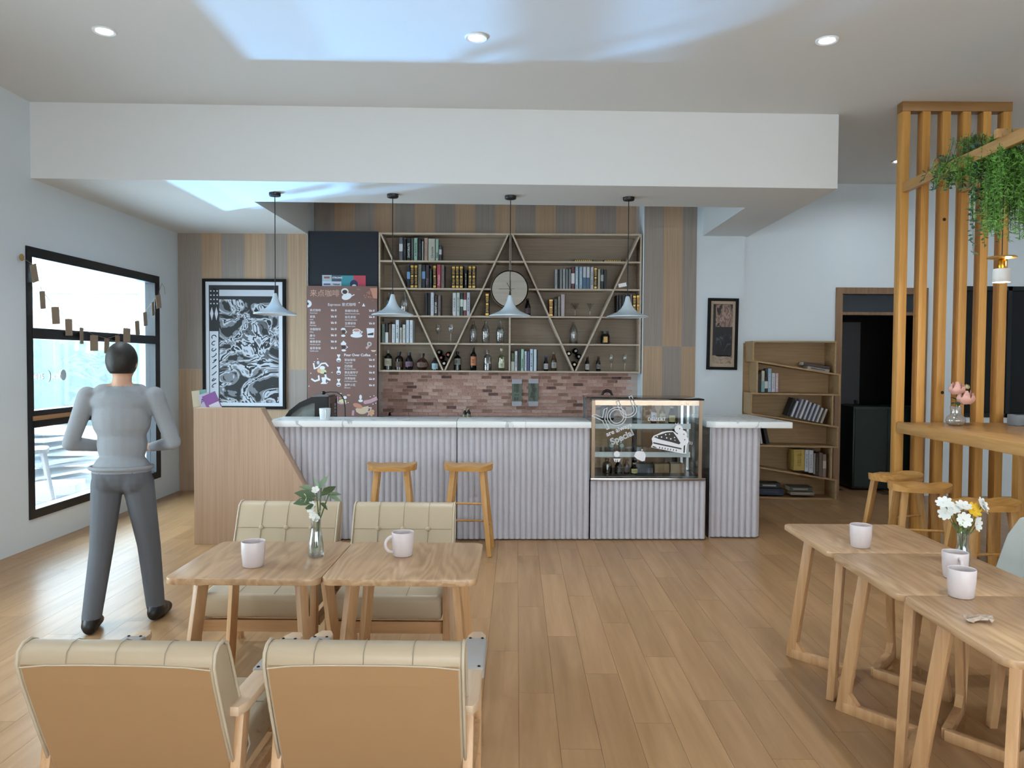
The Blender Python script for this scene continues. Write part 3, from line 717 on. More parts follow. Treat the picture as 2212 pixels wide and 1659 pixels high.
for x in (SX0, SXC - BT / 2, SX1 - BT): MB().box(x, x + BT, YS - 0.001, YN - 0.035, SZ0, SZ1).build('upright', M_SHELF, shelf)
for xa, xv, xb in ((SX0 + BT, -0.872, SXC - BT), (SXC + BT, 0.694, SX1 - BT)):
    for xt, sgn in ((xa, 1), (xb, -1)):
        MB().bar((xt + sgn * 0.008, (YS + YN - 0.035) / 2, SZ1 - BT), (xv - sgn * 0.012, (YS + YN - 0.035) / 2, SZ0 + BT), 0.29, 0.019, up=(1, 0, 0)).build('diagonal_board', M_SHELF, shelf)
def row_z(k): return SZ0 + ROW * k + BT          # k = 0 bottom row ... 4 top row

# ------------------------------------------------ books
M_PAGES = plain('book_pages', '#d9d2c2', 0.8)
M_GOLD = plain('gold_print', '#c9a24a', 0.35, 0.5)
BN = [0]
def book(x0, x1, z0, z1, y0, cols, style, label, group, depth=0.19, parent=None, lean=0.0):
    """upright book, spine to the room; cols: cover colour [, second colour]"""
    wd = (x1 - x0) / 2 - 0.0006; h = z1 - z0
    t = thing('book', label, 'book', ((x0 + x1) / 2, y0, z0), 0, group)
    if lean: t.rotation_euler = (0, lean, 0)
    cm = colour(cols[0], 0.5)
    mb = MB(); th = min(0.003, wd * 0.3)
    mb.box(-wd, wd, 0, 0.003, 0, h); mb.box(-wd, -wd + th, 0, depth, 0, h); mb.box(wd - th, wd, 0, depth, 0, h)
    mb.build('cover', cm, t)
    MB().box(-wd + th, wd - th, 0.003, depth - 0.004, 0.004, h - 0.004).build('pages', M_PAGES, t)
    e = -0.0008
    if style == 'gold':
        g = MB()
        g.box(-wd * .8, wd * .8, e, 0, h * .88, h * .97); g.box(-wd * .8, wd * .8, e, 0, h * .03, h * .12); g.box(-wd * .62, wd * .62, e, 0, h * .47, h * .56)
        for q in (.18, .22, .27, .32, .36, .41, .62, .66, .71, .76, .80, .84): g.box(-wd * (.75 if RND.random() < .6 else .45), wd * (.75 if RND.random() < .6 else .45), e, 0, h * q, h * (q + .016))
        g.build('spine_print', M_GOLD, t)
    elif style == 'band':
        MB().box(-wd, wd, e, 0, h * .0, h * .52).build('spine_print', colour(cols[1]), t)
    elif style == 'patch':
        MB().box(-wd * .95, wd * .95, e, 0, h * .40, h * .72).build('spine_print', colour(cols[1]), t)
    elif style == 'cap':
        MB().box(-wd, wd, e, 0, h * .24, h * .70).build('spine_print', colour(cols[1]), t)
    elif style == 'lines':
        g = MB()
        for q in (.20, .26, .33, .39, .46, .54, .62, .70, .76): g.box(-wd * .3, wd * .35, e, 0, h * q, h * (q + RND.uniform(.02, .045)))
        g.build('spine_print', colour(cols[1]), t)
    elif style and style.startswith('t:'):
        text(style[2:], min(wd * 1.7, 0.034), t, (wd * .45, e, h * .12), colour(cols[1]), rot=(PI / 2, -PI / 2, 0), bold=0.0006)
    return t
def shelf_row(ox, oy, row, side, items):
    zb = row_z(row); s = 4.879; n = {}
    names = ['bottom', 'second lowest', 'middle', 'second highest', 'top']
    for k, (c0, c1, ct, cols, style, desc) in enumerate(items):
        a = at_y(ox + c0 / s, oy + ct / s, YS + 0.02); b = at_y(ox + c1 / s, oy + ct / s, YS + 0.02)
        book(a.x, b.x, zb, min(a.z, zb + ROW - BT - 0.012), YS + 0.02, cols, style,
             '%s book, %s from left, %s row, %s half of bar shelving' % (desc, ORD[k], names[row], side), 'books on the bar shelving')
K, G = '#15161a', '#6f7377'
shelf_row(800, 480, 4, 'left', [(303, 343, 160, ('#66686c', '#c9cbcd'), 'patch', 'grey'), (345, 380, 178, (K, '#5a5d62'), 'lines', 'black'), (385, 426, 163, (K, '#d9dadb'), 't:ZAVORATE', 'black lettered'),
    (430, 456, 170, ('#4b5450',), '', 'dark grey'), (458, 498, 165, ('#8fb3a2', '#2f4a42'), 'lines', 'mint green'), (503, 538, 180, (K, '#4d5055'), 'lines', 'black spotted'), (543, 561, 200, ('#a7aaa6',), '', 'thin pale grey'),
    (567, 606, 165, ('#ae9080', '#8a6d5e'), 'lines', 'pink tan'), (608, 684, 175, ('#b3b2a5', '#2c2c2a'), 't:Chronicle', 'thick cream'), (686, 721, 178, ('#93b0a0', '#22302a'), 't:Slave', 'pale mint'), (723, 752, 240, ('#45484a', '#b9bcbd'), 'patch', 'short charcoal')])
shelf_row(800, 480, 3, 'left', [(385, 419, 455, ('#1b2233', '#6f9bc6'), 'patch', 'navy'), (421, 460, 448, (K,), 'gold', 'black and gold'), (463, 499, 450, (K,), 'gold', 'black and gold'), (503, 541, 445, ('#7a7463', '#4d4a3f'), 'lines', 'olive grey'),
    (543, 580, 450, ('#1a2230', '#6c93bd'), 'patch', 'dark blue'), (583, 620, 450, ('#33242c', '#8d7f86'), 't:TITLE', 'dark maroon'), (623, 649, 490, ('#2b3a33',), '', 'dark green'), (659, 696, 452, (K,), 'gold', 'black and gold'),
    (700, 743, 447, ('#a93c4d', '#e2b6bb'), 't:Porcelain', 'crimson'), (745, 780, 450, ('#7d6a66', '#55443f'), 'lines', 'mauve brown'), (857, 896, 460, (K,), 'gold', 'black and gold'), (898, 936, 460, (K,), 'gold', 'black and gold'),
    (939, 979, 460, (K,), 'gold', 'black and gold'), (993, 1019, 500, (K, '#c9ccc9'), 'lines', 'slim black'), (1031, 1070, 458, (K,), 'gold', 'black and gold'), (1072, 1110, 458, (K,), 'gold', 'black and gold')])
shelf_row(800, 480, 2, 'left', [(575, 605, 745, ('#222326',), '', 'charcoal'), (607, 631, 745, ('#1a1b1d',), '', 'black'), (633, 672, 742, ('#c3c7cf', '#8d929a'), 'lines', 'white'), (675, 709, 770, ('#3a2f2f', '#dddcd8'), 't:REDSTAR', 'dark brown lettered'),
    (712, 743, 768, ('#7d716c', '#4c4340'), 'lines', 'grey brown'), (865, 906, 745, ('#c9ccd0', '#3b3f45'), 'lines', 'white lettered'), (907, 943, 745, ('#b9c2bd', '#59625d'), 'lines', 'pale grey green'), (945, 978, 745, ('#24463a', '#c9d5cd'), 'patch', 'dark green'),
    (980, 1013, 745, ('#6b3035', '#d8d4d2'), 'cap', 'dark red'), (1015, 1051, 742, ('#bcbcc8', '#3d3f4a'), 'lines', 'lavender white'), (1211, 1252, 747, (K,), 'gold', 'black and gold')])
shelf_row(800, 480, 1, 'left', [(121, 155, 1072, ('#6c7c72', '#46534b'), 'lines', 'grey green'), (157, 189, 1060, (K, '#d5d8da'), 'band', 'black and white'), (192, 221, 1075, ('#6a4f3d',), '', 'brown'), (224, 263, 1075, ('#c5cdd2', '#9aa2a8'), 'lines', 'white'),
    (265, 303, 1030, ('#cdd6dc', '#20262b'), 'lines', 'tall white lettered'), (306, 336, 1110, ('#b5b0a2', '#6f6a5e'), 'lines', 'short cream'), (338, 373, 1078, ('#c4c6c2', '#7f827e'), 'lines', 'cream white'), (375, 411, 1032, ('#c3cdd6', '#8e99a3'), 'lines', 'pale blue white'), (413, 449, 1032, ('#d0d7dd', '#9aa3ab'), 'lines', 'tall white')])
shelf_row(1080, 480, 3, 'right', [(578, 609, 497, ('#9b9da0', '#6d7074'), 'lines', 'light grey'), (611, 626, 500, (K,), '', 'slim black'), (628, 660, 495, ('#7b7f82',), '', 'grey'), (662, 691, 493, ('#9aa0a4', '#72787c'), 'lines', 'pale grey'), (693, 721, 498, ('#75787b',), '', 'mid grey'), (723, 751, 495, ('#74777a',), '', 'plain grey'),
    (752, 789, 468, ('#5a2f31', '#cfd0d0'), 'cap', 'dark red and white'), (792, 829, 470, ('#93a9bb', '#d5dee5'), 'lines', 'pale blue'), (833, 871, 470, ('#8fa7ba', '#d3dde4'), 'lines', 'sky blue'), (873, 910, 470, ('#b9c2c9', '#4d6a86'), 'band', 'white and blue'), (912, 949, 472, ('#bcc5cb', '#4b6782'), 'band', 'blue and white'),
    (952, 989, 473, ('#b5b9bd', '#17191c'), 'lines', 'white black-lettered'), (991, 1026, 475, (K,), 'gold', 'black and gold'), (1030, 1061, 495, ('#a9a492',), '', 'cream'), (1063, 1093, 495, ('#33383b', '#a8abab'), 'patch', 'dark slate'), (1095, 1126, 500, ('#1d2021',), '', 'black')])
shelf_row(1080, 480, 2, 'right', [(515, 561, 810, ('#6f4530',), 'gold', 'orange brown gilt'), (570, 606, 812, ('#55564f', '#a7a79b'), 'lines', 'dark grey lettered'), (610, 639, 785, ('#8d8779', '#5c584e'), 'lines', 'grey beige'), (642, 684, 760, ('#b5a7a9',), '', 'pinkish white'),
    (1229, 1251, 770, ('#202225',), '', 'slim black'), (1253, 1284, 768, (K, '#5c5f63'), 'lines', 'black'), (1286, 1321, 765, (K, '#c7cacc'), 't:HEAD', 'black white-lettered'), (1324, 1364, 768, ('#57504f',), '', 'taupe'), (1367, 1398, 762, ('#6b5d62',), '', 'mauve'), (1400, 1437, 768, (K,), 'gold', 'black and gold'), (1439, 1476, 765, ('#8a5a33',), 'gold', 'orange gilt')])
shelf_row(1080, 480, 0, 'right', [(118, 152, 1380, ('#4c5c3c', '#c9cfc6'), 'band', 'green and white'), (154, 186, 1358, ('#c9d0d2', '#33383c'), 'lines', 'white'), (188, 217, 1340, ('#1c2a27',), '', 'dark green'), (219, 254, 1338, ('#9fc6b4', '#1f3a31'), 't:Vermeer', 'mint'), (257, 284, 1360, ('#c7ccd0', '#8b9196'), 'lines', 'slim white'),
    (286, 311, 1360, ('#5b5f92',), '', 'violet blue'), (314, 350, 1337, ('#bccbd8', '#27313b'), 'lines', 'bluish white'), (353, 389, 1340, ('#c1ced9',), '', 'pale blue'), (390, 400, 1345, (K,), '', 'very thin black')])
# two gilt books lying flat in the top row
for k, (u0, u1) in enumerate(((1240, 1282), (1304, 1344))):
    a, b = at_y(u0, 565, YS + 0.04), at_y(u1, 565, YS + 0.04)
    t = thing('book', 'black and gold book lying flat in the top row, %s' % ('under the right V' if k == 0 else 'nearest the right divider'), 'book', ((a.x + b.x) / 2, YS + 0.04, row_z(4)), 0, 'books on the bar shelving')
    wd = (b.x - a.x) / 2
    MB().box(-wd, wd, 0, 0.17, 0, 0.024).build('cover', colour(K, 0.5), t)
    g = MB()
    for q in range(9): g.box(-wd * .9 + q * wd * .2, -wd * .9 + q * wd * .2 + wd * .11, -0.0008, 0, 0.004, 0.02)
    g.build('spine_print', M_GOLD, t)

# ------------------------------------------------ bottles and glasses
G_CLEAR = glass('clear_bottle_glass', (0.80, 0.83, 0.84), refl=0.10)
G_FINE = glass('fine_glass', (0.93, 0.95, 0.95), refl=0.08)
def bottle_glass(c): return plain('bottle_' + c.lstrip('#'), c, 0.12, spec=0.6)
def prof(kind, h, r):
    if kind == 'wine': q = [(0, 0), (.94, .0), (1, .02), (1, .56), (.93, .64), (.55, .71), (.36, .78), (.34, .94), (.40, .945), (.40, 1), (0, 1)]
    elif kind == 'clear': q = [(0, 0), (.95, .0), (1, .02), (1, .52), (.92, .62), (.6, .74), (.36, .84), (.30, .94), (.36, .95), (.36, 1.0), (0, 1)]
    elif kind == 'spirit': q = [(0, 0), (.9, 0), (1, .02), (1.0, .60), (.93, .68), (.5, .76), (.30, .80), (.28, .88), (.36, .885), (.36, 1), (0, 1)]
    elif kind == 'round': q = [(0, 0), (.55, .0), (.75, .05), (.97, .22), (1, .34), (.92, .48), (.66, .62), (.30, .70), (.24, .76), (.24, .86), (.34, .87), (.34, 1), (0, 1)]
    elif kind == 'jug': q = [(0, 0), (.75, .0), (.85, .06), (1, .30), (.98, .42), (.80, .58), (.48, .76), (.34, .84), (.34, 1), (0, 1)]
    elif kind == 'beer': q = [(0, 0), (.92, 0), (1, .02), (1, .55), (.88, .63), (.52, .76), (.42, .95), (.48, .955), (.48, 1), (0, 1)]
    return [(a * r, b * h) for a, b in q]
BOT = 'bottles on the bar shelving'
def bottle(x, y, z, h, r, kind, body, label, lab=None, capc=None, liquid=None, group=BOT, clear=False, lab_z=(.16, .46), flat=1.0):
    t = thing('bottle', label, 'bottle', (x, y, z), 0, group)
    pf = prof(kind, h, r)
    mat = (body if not isinstance(body, str) else bottle_glass(body))
    MB().lathe(pf[1:-2] if clear else pf[:-2], 20, sy=flat).build('glass_body', mat, t, smooth=40)
    nk = pf[-3]
    if capc: MB().lathe([(0, nk[1] - h * .05), (nk[0] * 1.08, nk[1] - h * .05), (nk[0] * 1.1, h), (0, h)], 14).build('cap', colour(capc, 0.4), t, smooth=40)
    if lab:
        z0, z1 = lab_z
        def rr(zz):
            for (r0, h0), (r1, h1) in zip(pf[1:], pf[2:]):
                if h0 <= zz <= h1 and h1 > h0: return r0 + (r1 - r0) * (zz - h0) / (h1 - h0)
            return r
        vs = []; n = 9; k = 5
        for i in range(k):
            zz = h * (z0 + (z1 - z0) * i / (k - 1)); rad = rr(zz) + 0.0012
            for j in range(n):
                a = math.radians(-90 - 62 + 124 * j / (n - 1)); vs.append((rad * math.cos(a), rad * math.sin(a) * flat, zz))
        lo = MB().add(vs, [(i * n + j, i * n + j + 1, (i + 1) * n + j + 1, (i + 1) * n + j) for i in range(k - 1) for j in range(n - 1)]).build('paper_label', colour(lab, 0.6), t, smooth=60)
        g = MB()
        for q in (.3, .48, .64):
            zz = h * (z0 + (z1 - z0) * q); rad = rr(zz) + 0.002
            g.box(-r * .4, r * .4, -rad * flat - 0.0005, -rad * flat * .93, zz, zz + h * .018)
        g.build('label_print', colour('#3a3836'), t)
    if liquid: MB().lathe([(0, 0.004), (r * .93, 0.004), (r * .93, h * liquid[1]), (0, h * liquid[1])], 18, sy=flat).build('liquid', plain('liquid_' + liquid[0][1:], liquid[0], 0.15), t, smooth=40)
    return t
def shelf_bottle(ox, c0, c1, ct, row, kind, body, label, **kw):
    s = 4.879; y = YS + 0.10
    a, b = at_y(ox + c0 / s, 480 + ct / s, y), at_y(ox + c1 / s, 480 + ct / s, y)
    return bottle((a.x + b.x) / 2, y, row_z(row), min(a.z - row_z(row), ROW - BT - 0.006), (b.x - a.x) / 2, kind, body, label, **kw)
shelf_bottle(800, 165, 228, 720, 2, 'clear', G_CLEAR, 'empty clear glass bottle partly behind the second pendant lamp', clear=True)
shelf_bottle(800, 316, 398, 722, 2, 'clear', G_CLEAR, 'empty clear glass bottle beside the left divider, middle row', clear=True)
for k, (c0, c1) in enumerate(((1046, 1127), (1176, 1258), (1328, 1410))):
    shelf_bottle(800, c0, c1, 1028, 1, 'clear', G_CLEAR, '%s of the three empty clear bottles under the clock' % ['leftmost', 'middle one', 'rightmost'][k], clear=True)
shelf_bottle(1080, 735, 819, 1040, 1, 'clear', G_CLEAR, 'lone empty clear bottle inside the right V', clear=True)
shelf_bottle(800, 148, 231, 1345, 0, 'spirit', '#151a14', 'black bottle with cream shield label, bottom left of shelving', lab='#bdb89f', capc='#8f8a80', lab_z=(.2, .56))
shelf_bottle(800, 264, 346, 1365, 0, 'spirit', '#241a15', 'dark brown bottle with patterned label beside the shield labelled one', lab='#5a463a', capc='#15120f')
shelf_bottle(800, 367, 456, 1372, 0, 'jug', '#1b1116', 'dark plum bulging syrup bottle with mauve label', lab='#7a5f70', capc='#171114', lab_z=(.2, .48))
shelf_bottle(800, 487, 611, 1382, 0, 'round', '#3a211a', 'round brown brandy flask with golden neck', lab='#6d5040', capc='#2a1c14', lab_z=(.18, .46), flat=0.55)
shelf_bottle(800, 648, 716, 1415, 0, 'beer', '#10110f', 'small black bottle with blue and cream label by the left V', lab='#9db6c4', capc='#101010', lab_z=(.1, .5))
shelf_bottle(800, 882, 957, 1360, 0, 'spirit', '#131414', 'black square-shouldered bottle with grey label right of the left V', lab='#8f938e', capc='#202020', lab_z=(.3, .62))
shelf_bottle(800, 1055, 1120, 1300, 0, 'wine', '#0f100e', 'tall black wine bottle with orange label', lab='#c07a52', lab_z=(.2, .56))
shelf_bottle(800, 1194, 1280, 1345, 0, 'spirit', G_CLEAR, 'clear bottle half full of dark liquor', clear=True, liquid=('#2a1a17', .33), capc='#6f675e')
shelf_bottle(800, 1350, 1418, 1330, 0, 'wine', glass('pale_yellow_glass', (0.80, 0.82, 0.66), refl=0.1), 'pale yellow clear bottle with small white label', clear=True, lab='#c7c7ac', capc='#b8b59a', lab_z=(.12, .38))
shelf_bottle(1080, 460, 510, 1413, 0, 'beer', '#101216', 'small dark bottle with white label and blue cap', lab='#c6c8ca', capc='#2d3f78', lab_z=(.12, .5))
shelf_bottle(1080, 541, 598, 1370, 0, 'beer', '#4a3522', 'brown beer bottle with silver label left of the right V', lab='#a9a7a0', capc='#8a7a55')
shelf_bottle(1080, 896, 943, 1418, 0, 'beer', '#12100f', 'small wine bottle with plain white label right of the right V', lab='#c3c2bc', capc='#5a2a28', lab_z=(.1, .5))
shelf_bottle(1080, 1013, 1061, 1413, 0, 'beer', '#2a1a12', 'brown beer bottle with grey label beside the wine glasses', lab='#7c7d80', capc='#3a2b20')
shelf_bottle(1080, 262, 324, 805, 2, 'beer', '#121213', 'dark bottle with pinkish label next to the clock', lab='#5c4648', capc='#111111')
# amber jar
a, b = at_y(1080 + 1060 / 4.879, 715, YS + 0.1), at_y(1080 + 1157 / 4.879, 715, YS + 0.1)
t = thing('jar', 'dark jar with yellow label in the right half of the shelving', 'jar', ((a.x + b.x) / 2, YS + 0.1, row_z(1)))
r = (b.x - a.x) / 2
MB().lathe([(0, 0), (r * .95, 0), (r, .01), (r, .105), (r * .75, .125), (0, .125)], 20).build('glass_body', bottle_glass('#1a1512'), t, smooth=40)
MB().lathe([(0, .125), (r * .8, .125), (r * .8, .155), (0, .155)], 20).build('lid', colour('#4a463f', 0.4), t, smooth=40)
MB().box(-r * .42, r * .42, -r - 0.002, -r * .8, 0.02, 0.09).build('paper_label', colour('#d9b060'), t)
# stemware
def goblet(x, y, z, h, r, label, martini=False, group='glasses on the bar shelving'):
    t = thing('wine_glass', label, 'glass', (x, y, z), 0, group)
    if martini: pf = [(0.0, h * .52), (r, h), ]
    else: pf = [(0.004, h * .46), (r * .55, h * .52), (r, h * .68), (r * .95, h * .85), (r * .78, h)]
    MB().lathe(pf, 20, caps=False).build('bowl', G_FINE, t, smooth=60)
    MB().lathe([(0, 0), (r * .75, 0), (r * .75, .003), (.006, .008), (.004, .02), (.0038, h * .5), (0, h * .5)], 16).build('stem', G_FINE, t, smooth=50)
for ox, c, ct, row, r, mart, lb in ((800, 717, 1078, 1, 0.033, False, 'left of the two wine glasses inside the left V'), (800, 848, 1078, 1, 0.033, False, 'right of the two wine glasses inside the left V'),
                               (1080, 793, 853, 2, 0.052, True, 'left of the two cocktail glasses inside the right V'), (1080, 949, 853, 2, 0.052, True, 'right of the two cocktail glasses inside the right V'),
                               (1080, 1174, 1390, 0, 0.026, False, 'left of the two wine glasses in the bottom right corner'), (1080, 1318, 1390, 0, 0.026, False, 'right of the two wine glasses in the bottom right corner')):
    p = at_y(ox + c / 4.879, 480 + ct / 4.879, YS + 0.1)
    goblet(p.x, YS + 0.1, row_z(row), p.z - row_z(row), r, lb, mart)
# wine bottles lying in the tips of the V dividers, necks to the room
wb = None
for ox, dots, side in ((800, ((722, 1370, '#6f6b68'), (818, 1397, '#9c4b50'), (745, 1428, '#a34d55'), (775, 1488, '#d9d6cc')), 'left'), (1080, ((727, 1385, '#e0d6b8'), (800, 1357, '#7d7d80'), (832, 1415, '#86868a'), (786, 1500, '#e0cfa8')), 'right')):
    for k, (c, cy_, col) in enumerate(dots):
        p = at_y(ox + c / 4.879, 480 + cy_ / 4.879, YS + 0.02)
        t = thing('wine_bottle', 'lying wine bottle with %s neck foil, %s of four in the %s V tip' % (['grey', 'red', 'red', 'white', 'cream', 'grey', 'grey', 'cream'][k + (4 if side == 'right' else 0)], ['topmost', 'second', 'third', 'lowest'][k] if side == 'left' else ['second', 'topmost', 'third', 'lowest'][k], side), 'bottle', (p.x, YS + 0.02, p.z), 0, 'lying wine bottles')
        if wb is None: wb = MB().lathe([(0, 0), (.034, 0), (.035, .15), (.03, .175), (.014, .20), (.0135, .235), (0, .235)], 16).move(Matrix.Translation((0, 0.24, 0)) @ Matrix.Rotation(PI / 2, 4, 'X')).mesh('glass_body', bottle_glass('#0d0e0c'), 40)
        link('glass_body', wb, t)
        MB().lathe([(0, 0), (.0155, 0), (.0155, .035), (0, .035)], 12).move(Matrix.Translation((0, 0.034, 0)) @ Matrix.Rotation(PI / 2, 4, 'X')).build('neck_foil', colour(col, 0.4), t, smooth=40)
# clock
p = at_y(1101, 624.5, YB - 0.06)
t = thing('wall_clock', 'round pale wooden clock hanging in front of the shelving', 'clock', (p.x, YB - 0.035, p.z))
R90 = Matrix.Rotation(PI / 2, 4, 'X')
r = 0.221
MB().lathe([(0, 0), (r, 0), (r, .03), (0, .03)], 48).move(R90).build('face', wood('clock_wood', '#aa9f90', '#bab0a1', 'X', across=30, along=2, rough=0.5), t, smooth=40)
MB().lathe([(r - .012, .03), (r, .03), (r + .004, .02), (r + .004, 0), (r - .004, 0)], 48, caps=False).move(R90).build('rim', wood('clock_rim', '#9c8468', '#ad947a', 'X'), t, smooth=40)
hd = colour('#222222', 0.4)
for (x0, z0), (x1, z1), wd in (((-.035, .075), (.02, -.02), .006), ((-.13, 0.0), (.06, 0.003), .004), ((.012, -.10), (.012, .10), .003)):
    MB().bar((x0, -0.033, z0), (x1, -0.033, z1), .003, wd, up=(0, 0, 1) if abs(x1 - x0) > .01 else (1, 0, 0)).build('hand', hd, t)
MB().lathe([(0, .03), (.008, .03), (.008, .038), (0, .038)], 12).move(R90).build('hub', hd, t)

# ------------------------------------------------ pendant lamps over the bar
M_SHADE = plain('brushed_aluminium', '#cfdde6', 0.32, 0.25)
M_SHADEIN = plain('white_enamel', '#dfe3e6', 0.5)
M_BLK = plain('matt_black', '#121316', 0.45)
PD = 0.22
PEND = None
zr, zt = 2.0, 2.19
labels = ('trumpet shaped silver pendant lamp in front of the poster', 'trumpet shaped silver pendant lamp beside the menu board', 'trumpet shaped silver pendant lamp in front of the clock', 'trumpet shaped silver pendant lamp with a white paper tag on its cord')
for k, a in enumerate((-2.178, -1.122, -0.057, 1.020)):
    t = thing('pendant_lamp', labels[k], 'pendant lamp', BR(a, PD, 0), TH, 'pendant lamps over the bar')
    pf = [(0.014, zt), (0.020, zt - .015), (0.027, zt - .045), (0.040, zt - .08), (0.062, zt - .115), (0.098, zt - .145), (0.145, zt - .165), (0.188, zr + .008), (0.190, zr), (0.187, zr - .002)]
    MB().lathe(pf, 40, caps=False).build('shade', M_SHADE, t, smooth=50)
    MB().lathe([(0.186, zr + .001), (0.140, zr + .018), (0.094, zr + .038), (0.056, zr + .07), (0.03, zr + .11), (0.0, zr + .115)], 40, caps=False).build('shade_lining', M_SHADEIN, t, smooth=60)
    MB().ball((0, 0, zr + .05), (.028, .028, .034)).build('bulb', glass('frosted_bulb', (0.9, 0.9, 0.9), milky=0.6), t, smooth=80)
    MB().lathe([(0, zt - .006), (.011, zt - .006), (.007, zt + .03), (.003, zt + .045), (0, zt + .045)], 12).build('cord_grip', M_BLK, t, smooth=40)
    MB().tube([(0, 0, zt + .03), (0, 0, ZD - .02)], 0.0042, 6).build('cord', M_BLK, t)
    MB().lathe([(0, ZD - .030), (.048, ZD - .030), (.052, ZD - .024), (.052, ZD - 0.001), (0, ZD - 0.001)], 24).build('canopy', M_BLK, t, smooth=40)
    if k == 3:
        MB().bar((-.085, -.002, 2.285), (-.010, -.002, 2.300), 0.002, 0.034, up=(0, 0, 1)).build('paper_tag', colour('#d8d9da', 0.7), t)
        MB().bar((-.012, -.002, 2.298), (.012, -.002, 2.304), 0.012, 0.026, up=(0, 0, 1)).build('tag_clip', M_BLK, t)

# ------------------------------------------------ dessert case on the bar
M_STEEL = plain('polished_steel', '#b9bcc0', 0.18, 1.0)
M_BRONZE = plain('bronze_trim', '#7d6a57', 0.28, 0.6)
M_CASEGLASS = glass('case_glass', (0.93, 0.95, 0.95), refl=0.012, edge=0.25)
case = thing('dessert_case', 'glass dessert display case with white stickers built into the bar', 'display case', BR(0, 0), TH)
a0, a1, d0, d1, z0, z1 = 0.668, 1.655, -0.030, 0.60, 0.545, 1.262
MB().box(a0 - 0.005, a1 + 0.035, d0 - 0.006, d1, z0 - 0.010, z0 + 0.014).build('base_rail', M_STEEL, case, bevel=0.002)
MB().box(a0 - 0.008, a1 + 0.012, d0 - 0.012, d1, z1 - 0.010, z1 + 0.004).build('top_plate', plain('black_glass', '#0c0d0f', 0.08), case, bevel=0.001)
for x0, x1, dd in ((a0, a0 + 0.030, d0), (a1 - 0.030, a1, d0)): MB().box(x0, x1, dd, dd + 0.018, z0 + 0.015, z1 - 0.011).build('post', M_BRONZE, case)
for x0, x1 in ((a0, a0 + 0.03), (a1 - 0.03, a1)): MB().box(x0, x1, d1 - 0.03, d1, z0 + 0.015, z1 - 0.011).build('post', plain('dark_steel', '#55565a', 0.3, 0.9), case)
MB().box(a0 + 0.030, a1 - 0.03, d0 + 0.006, d0 + 0.05, z1 - 0.056, z1 - 0.011).build('header_rail', plain('copper_trim', '#a98d76', 0.22, 0.8), case)
MB().box(a0 + 0.031, a1 - 0.031, d0 + 0.001, d0 + 0.005, z0 + 0.015, z1 - 0.012).build('front_glass', M_CASEGLASS, case)
for x in (a0 + 0.006, a1 - 0.01): MB().box(x, x + 0.004, d0 + 0.02, d1 - 0.03, z0 + 0.015, z1 - 0.011).build('side_glass', M_CASEGLASS, case)
zs1, zs2 = at_d(1390, 926, 0.06).z, at_d(1390, 987, 0.06).z
for zz in (zs1, zs2):
    MB().box(a0 + 0.04, a1 - 0.10, 0.065, d1 - 0.08, zz + 0.030, zz + 0.037).build('glass_shelf', glass('shelf_glass', (0.82, 0.88, 0.88), refl=0.12), case)
    MB().box(a0 + 0.035, a1 - 0.085, 0.045, 0.064, zz, zz + 0.045).build('shelf_rail', plain('white_rail', '#ccd2d4', 0.35), case)
MB().box(a0 + 0.03, a1 - 0.03, 0.02, d1 - 0.02, z0 + 0.015, z0 + 0.022).build('inner_floor', plain('case_floor', '#595652', 0.35, 0.5), case)
# sliding rear doors
p0, p1 = at_d(1366, 880, d1 - 0.04).x, at_d(1464, 880, d1 - 0.04).x
mb = MB(); ds = d1 - 0.03
mb.box(p0, p0 + 0.045, ds - .02, ds, z0 + .03, z1 - .03); mb.box(p1 - 0.05, p1, ds - .02, ds, z0 + .03, z1 - .03); mb.box(p0, p1, ds - .02, ds, z1 - .075, z1 - .03); mb.box(p0, p1, ds - .02, ds, z0 + .03, z0 + .06)
mb.build('rear_door', M_BLK, case)
for u in (1472, 1485):
    x = at_d(u, 950, 0.45).x; MB().box(x - .012, x + .012, 0.44, 0.46, z0 + .02, z1 - .05).build('shelf_support', M_STEEL, case)
# stickers on the front glass
SW = colour('#e9eaee', 0.6)
def cp(u, v): q = at_d(u, v, d0); return (q.x, q.z)
for ch, u, v, rz_, sz in (('Y', 1297, 935, 27, .25), ('O', 1320, 927, 27, .23), ('U', 1343, 908, 22, .25)):
    x, z = cp(u, v); text(ch, sz, case, (x, d0 - 0.002, z), SW, rot=(PI / 2, -math.radians(rz_), 0), outline=0.0036)
x, z = cp(1311, 943); text('are always', 0.058, case, (x, d0 - 0.0015, z), SW, rot=(PI / 2, -math.radians(23), 0), bold=0.0006)
x, z = cp(1322, 961); text('Special', 0.080, case, (x, d0 - 0.002, z), SW, rot=(PI / 2, -math.radians(25), 0), outline=0.0022)
x, z = cp(1399, 909); text('DESSERT', 0.042, case, (x, d0 - 0.0015, z), SW, bold=0.0004)
def sticker(polys, col, lay, name='sticker'):
    mb = MB()
    for k_, p in enumerate(polys): mb.prism([cp(*q) for q in p], 'Y', d0 - 0.0006 - lay * 0.0005 - k_ * 8e-6, d0)
    mb.build(name, col, case)
def ring(u, v, r, n=14): return [(u + r * math.cos(2 * PI * k / n), v + r * math.sin(2 * PI * k / n)) for k in range(n)]
INKD = colour('#3a3632', 0.6)
sticker([[(1407.5, 948), (1412, 941), (1420, 938), (1430, 933), (1442, 931), (1453, 931), (1458, 934), (1478, 950), (1484, 960), (1482, 980), (1474, 980), (1450, 975), (1406, 966), (1410, 958)], ring(1466, 927, 9), ring(1474, 939, 10), ring(1477, 952, 10.5)], SW, 1)
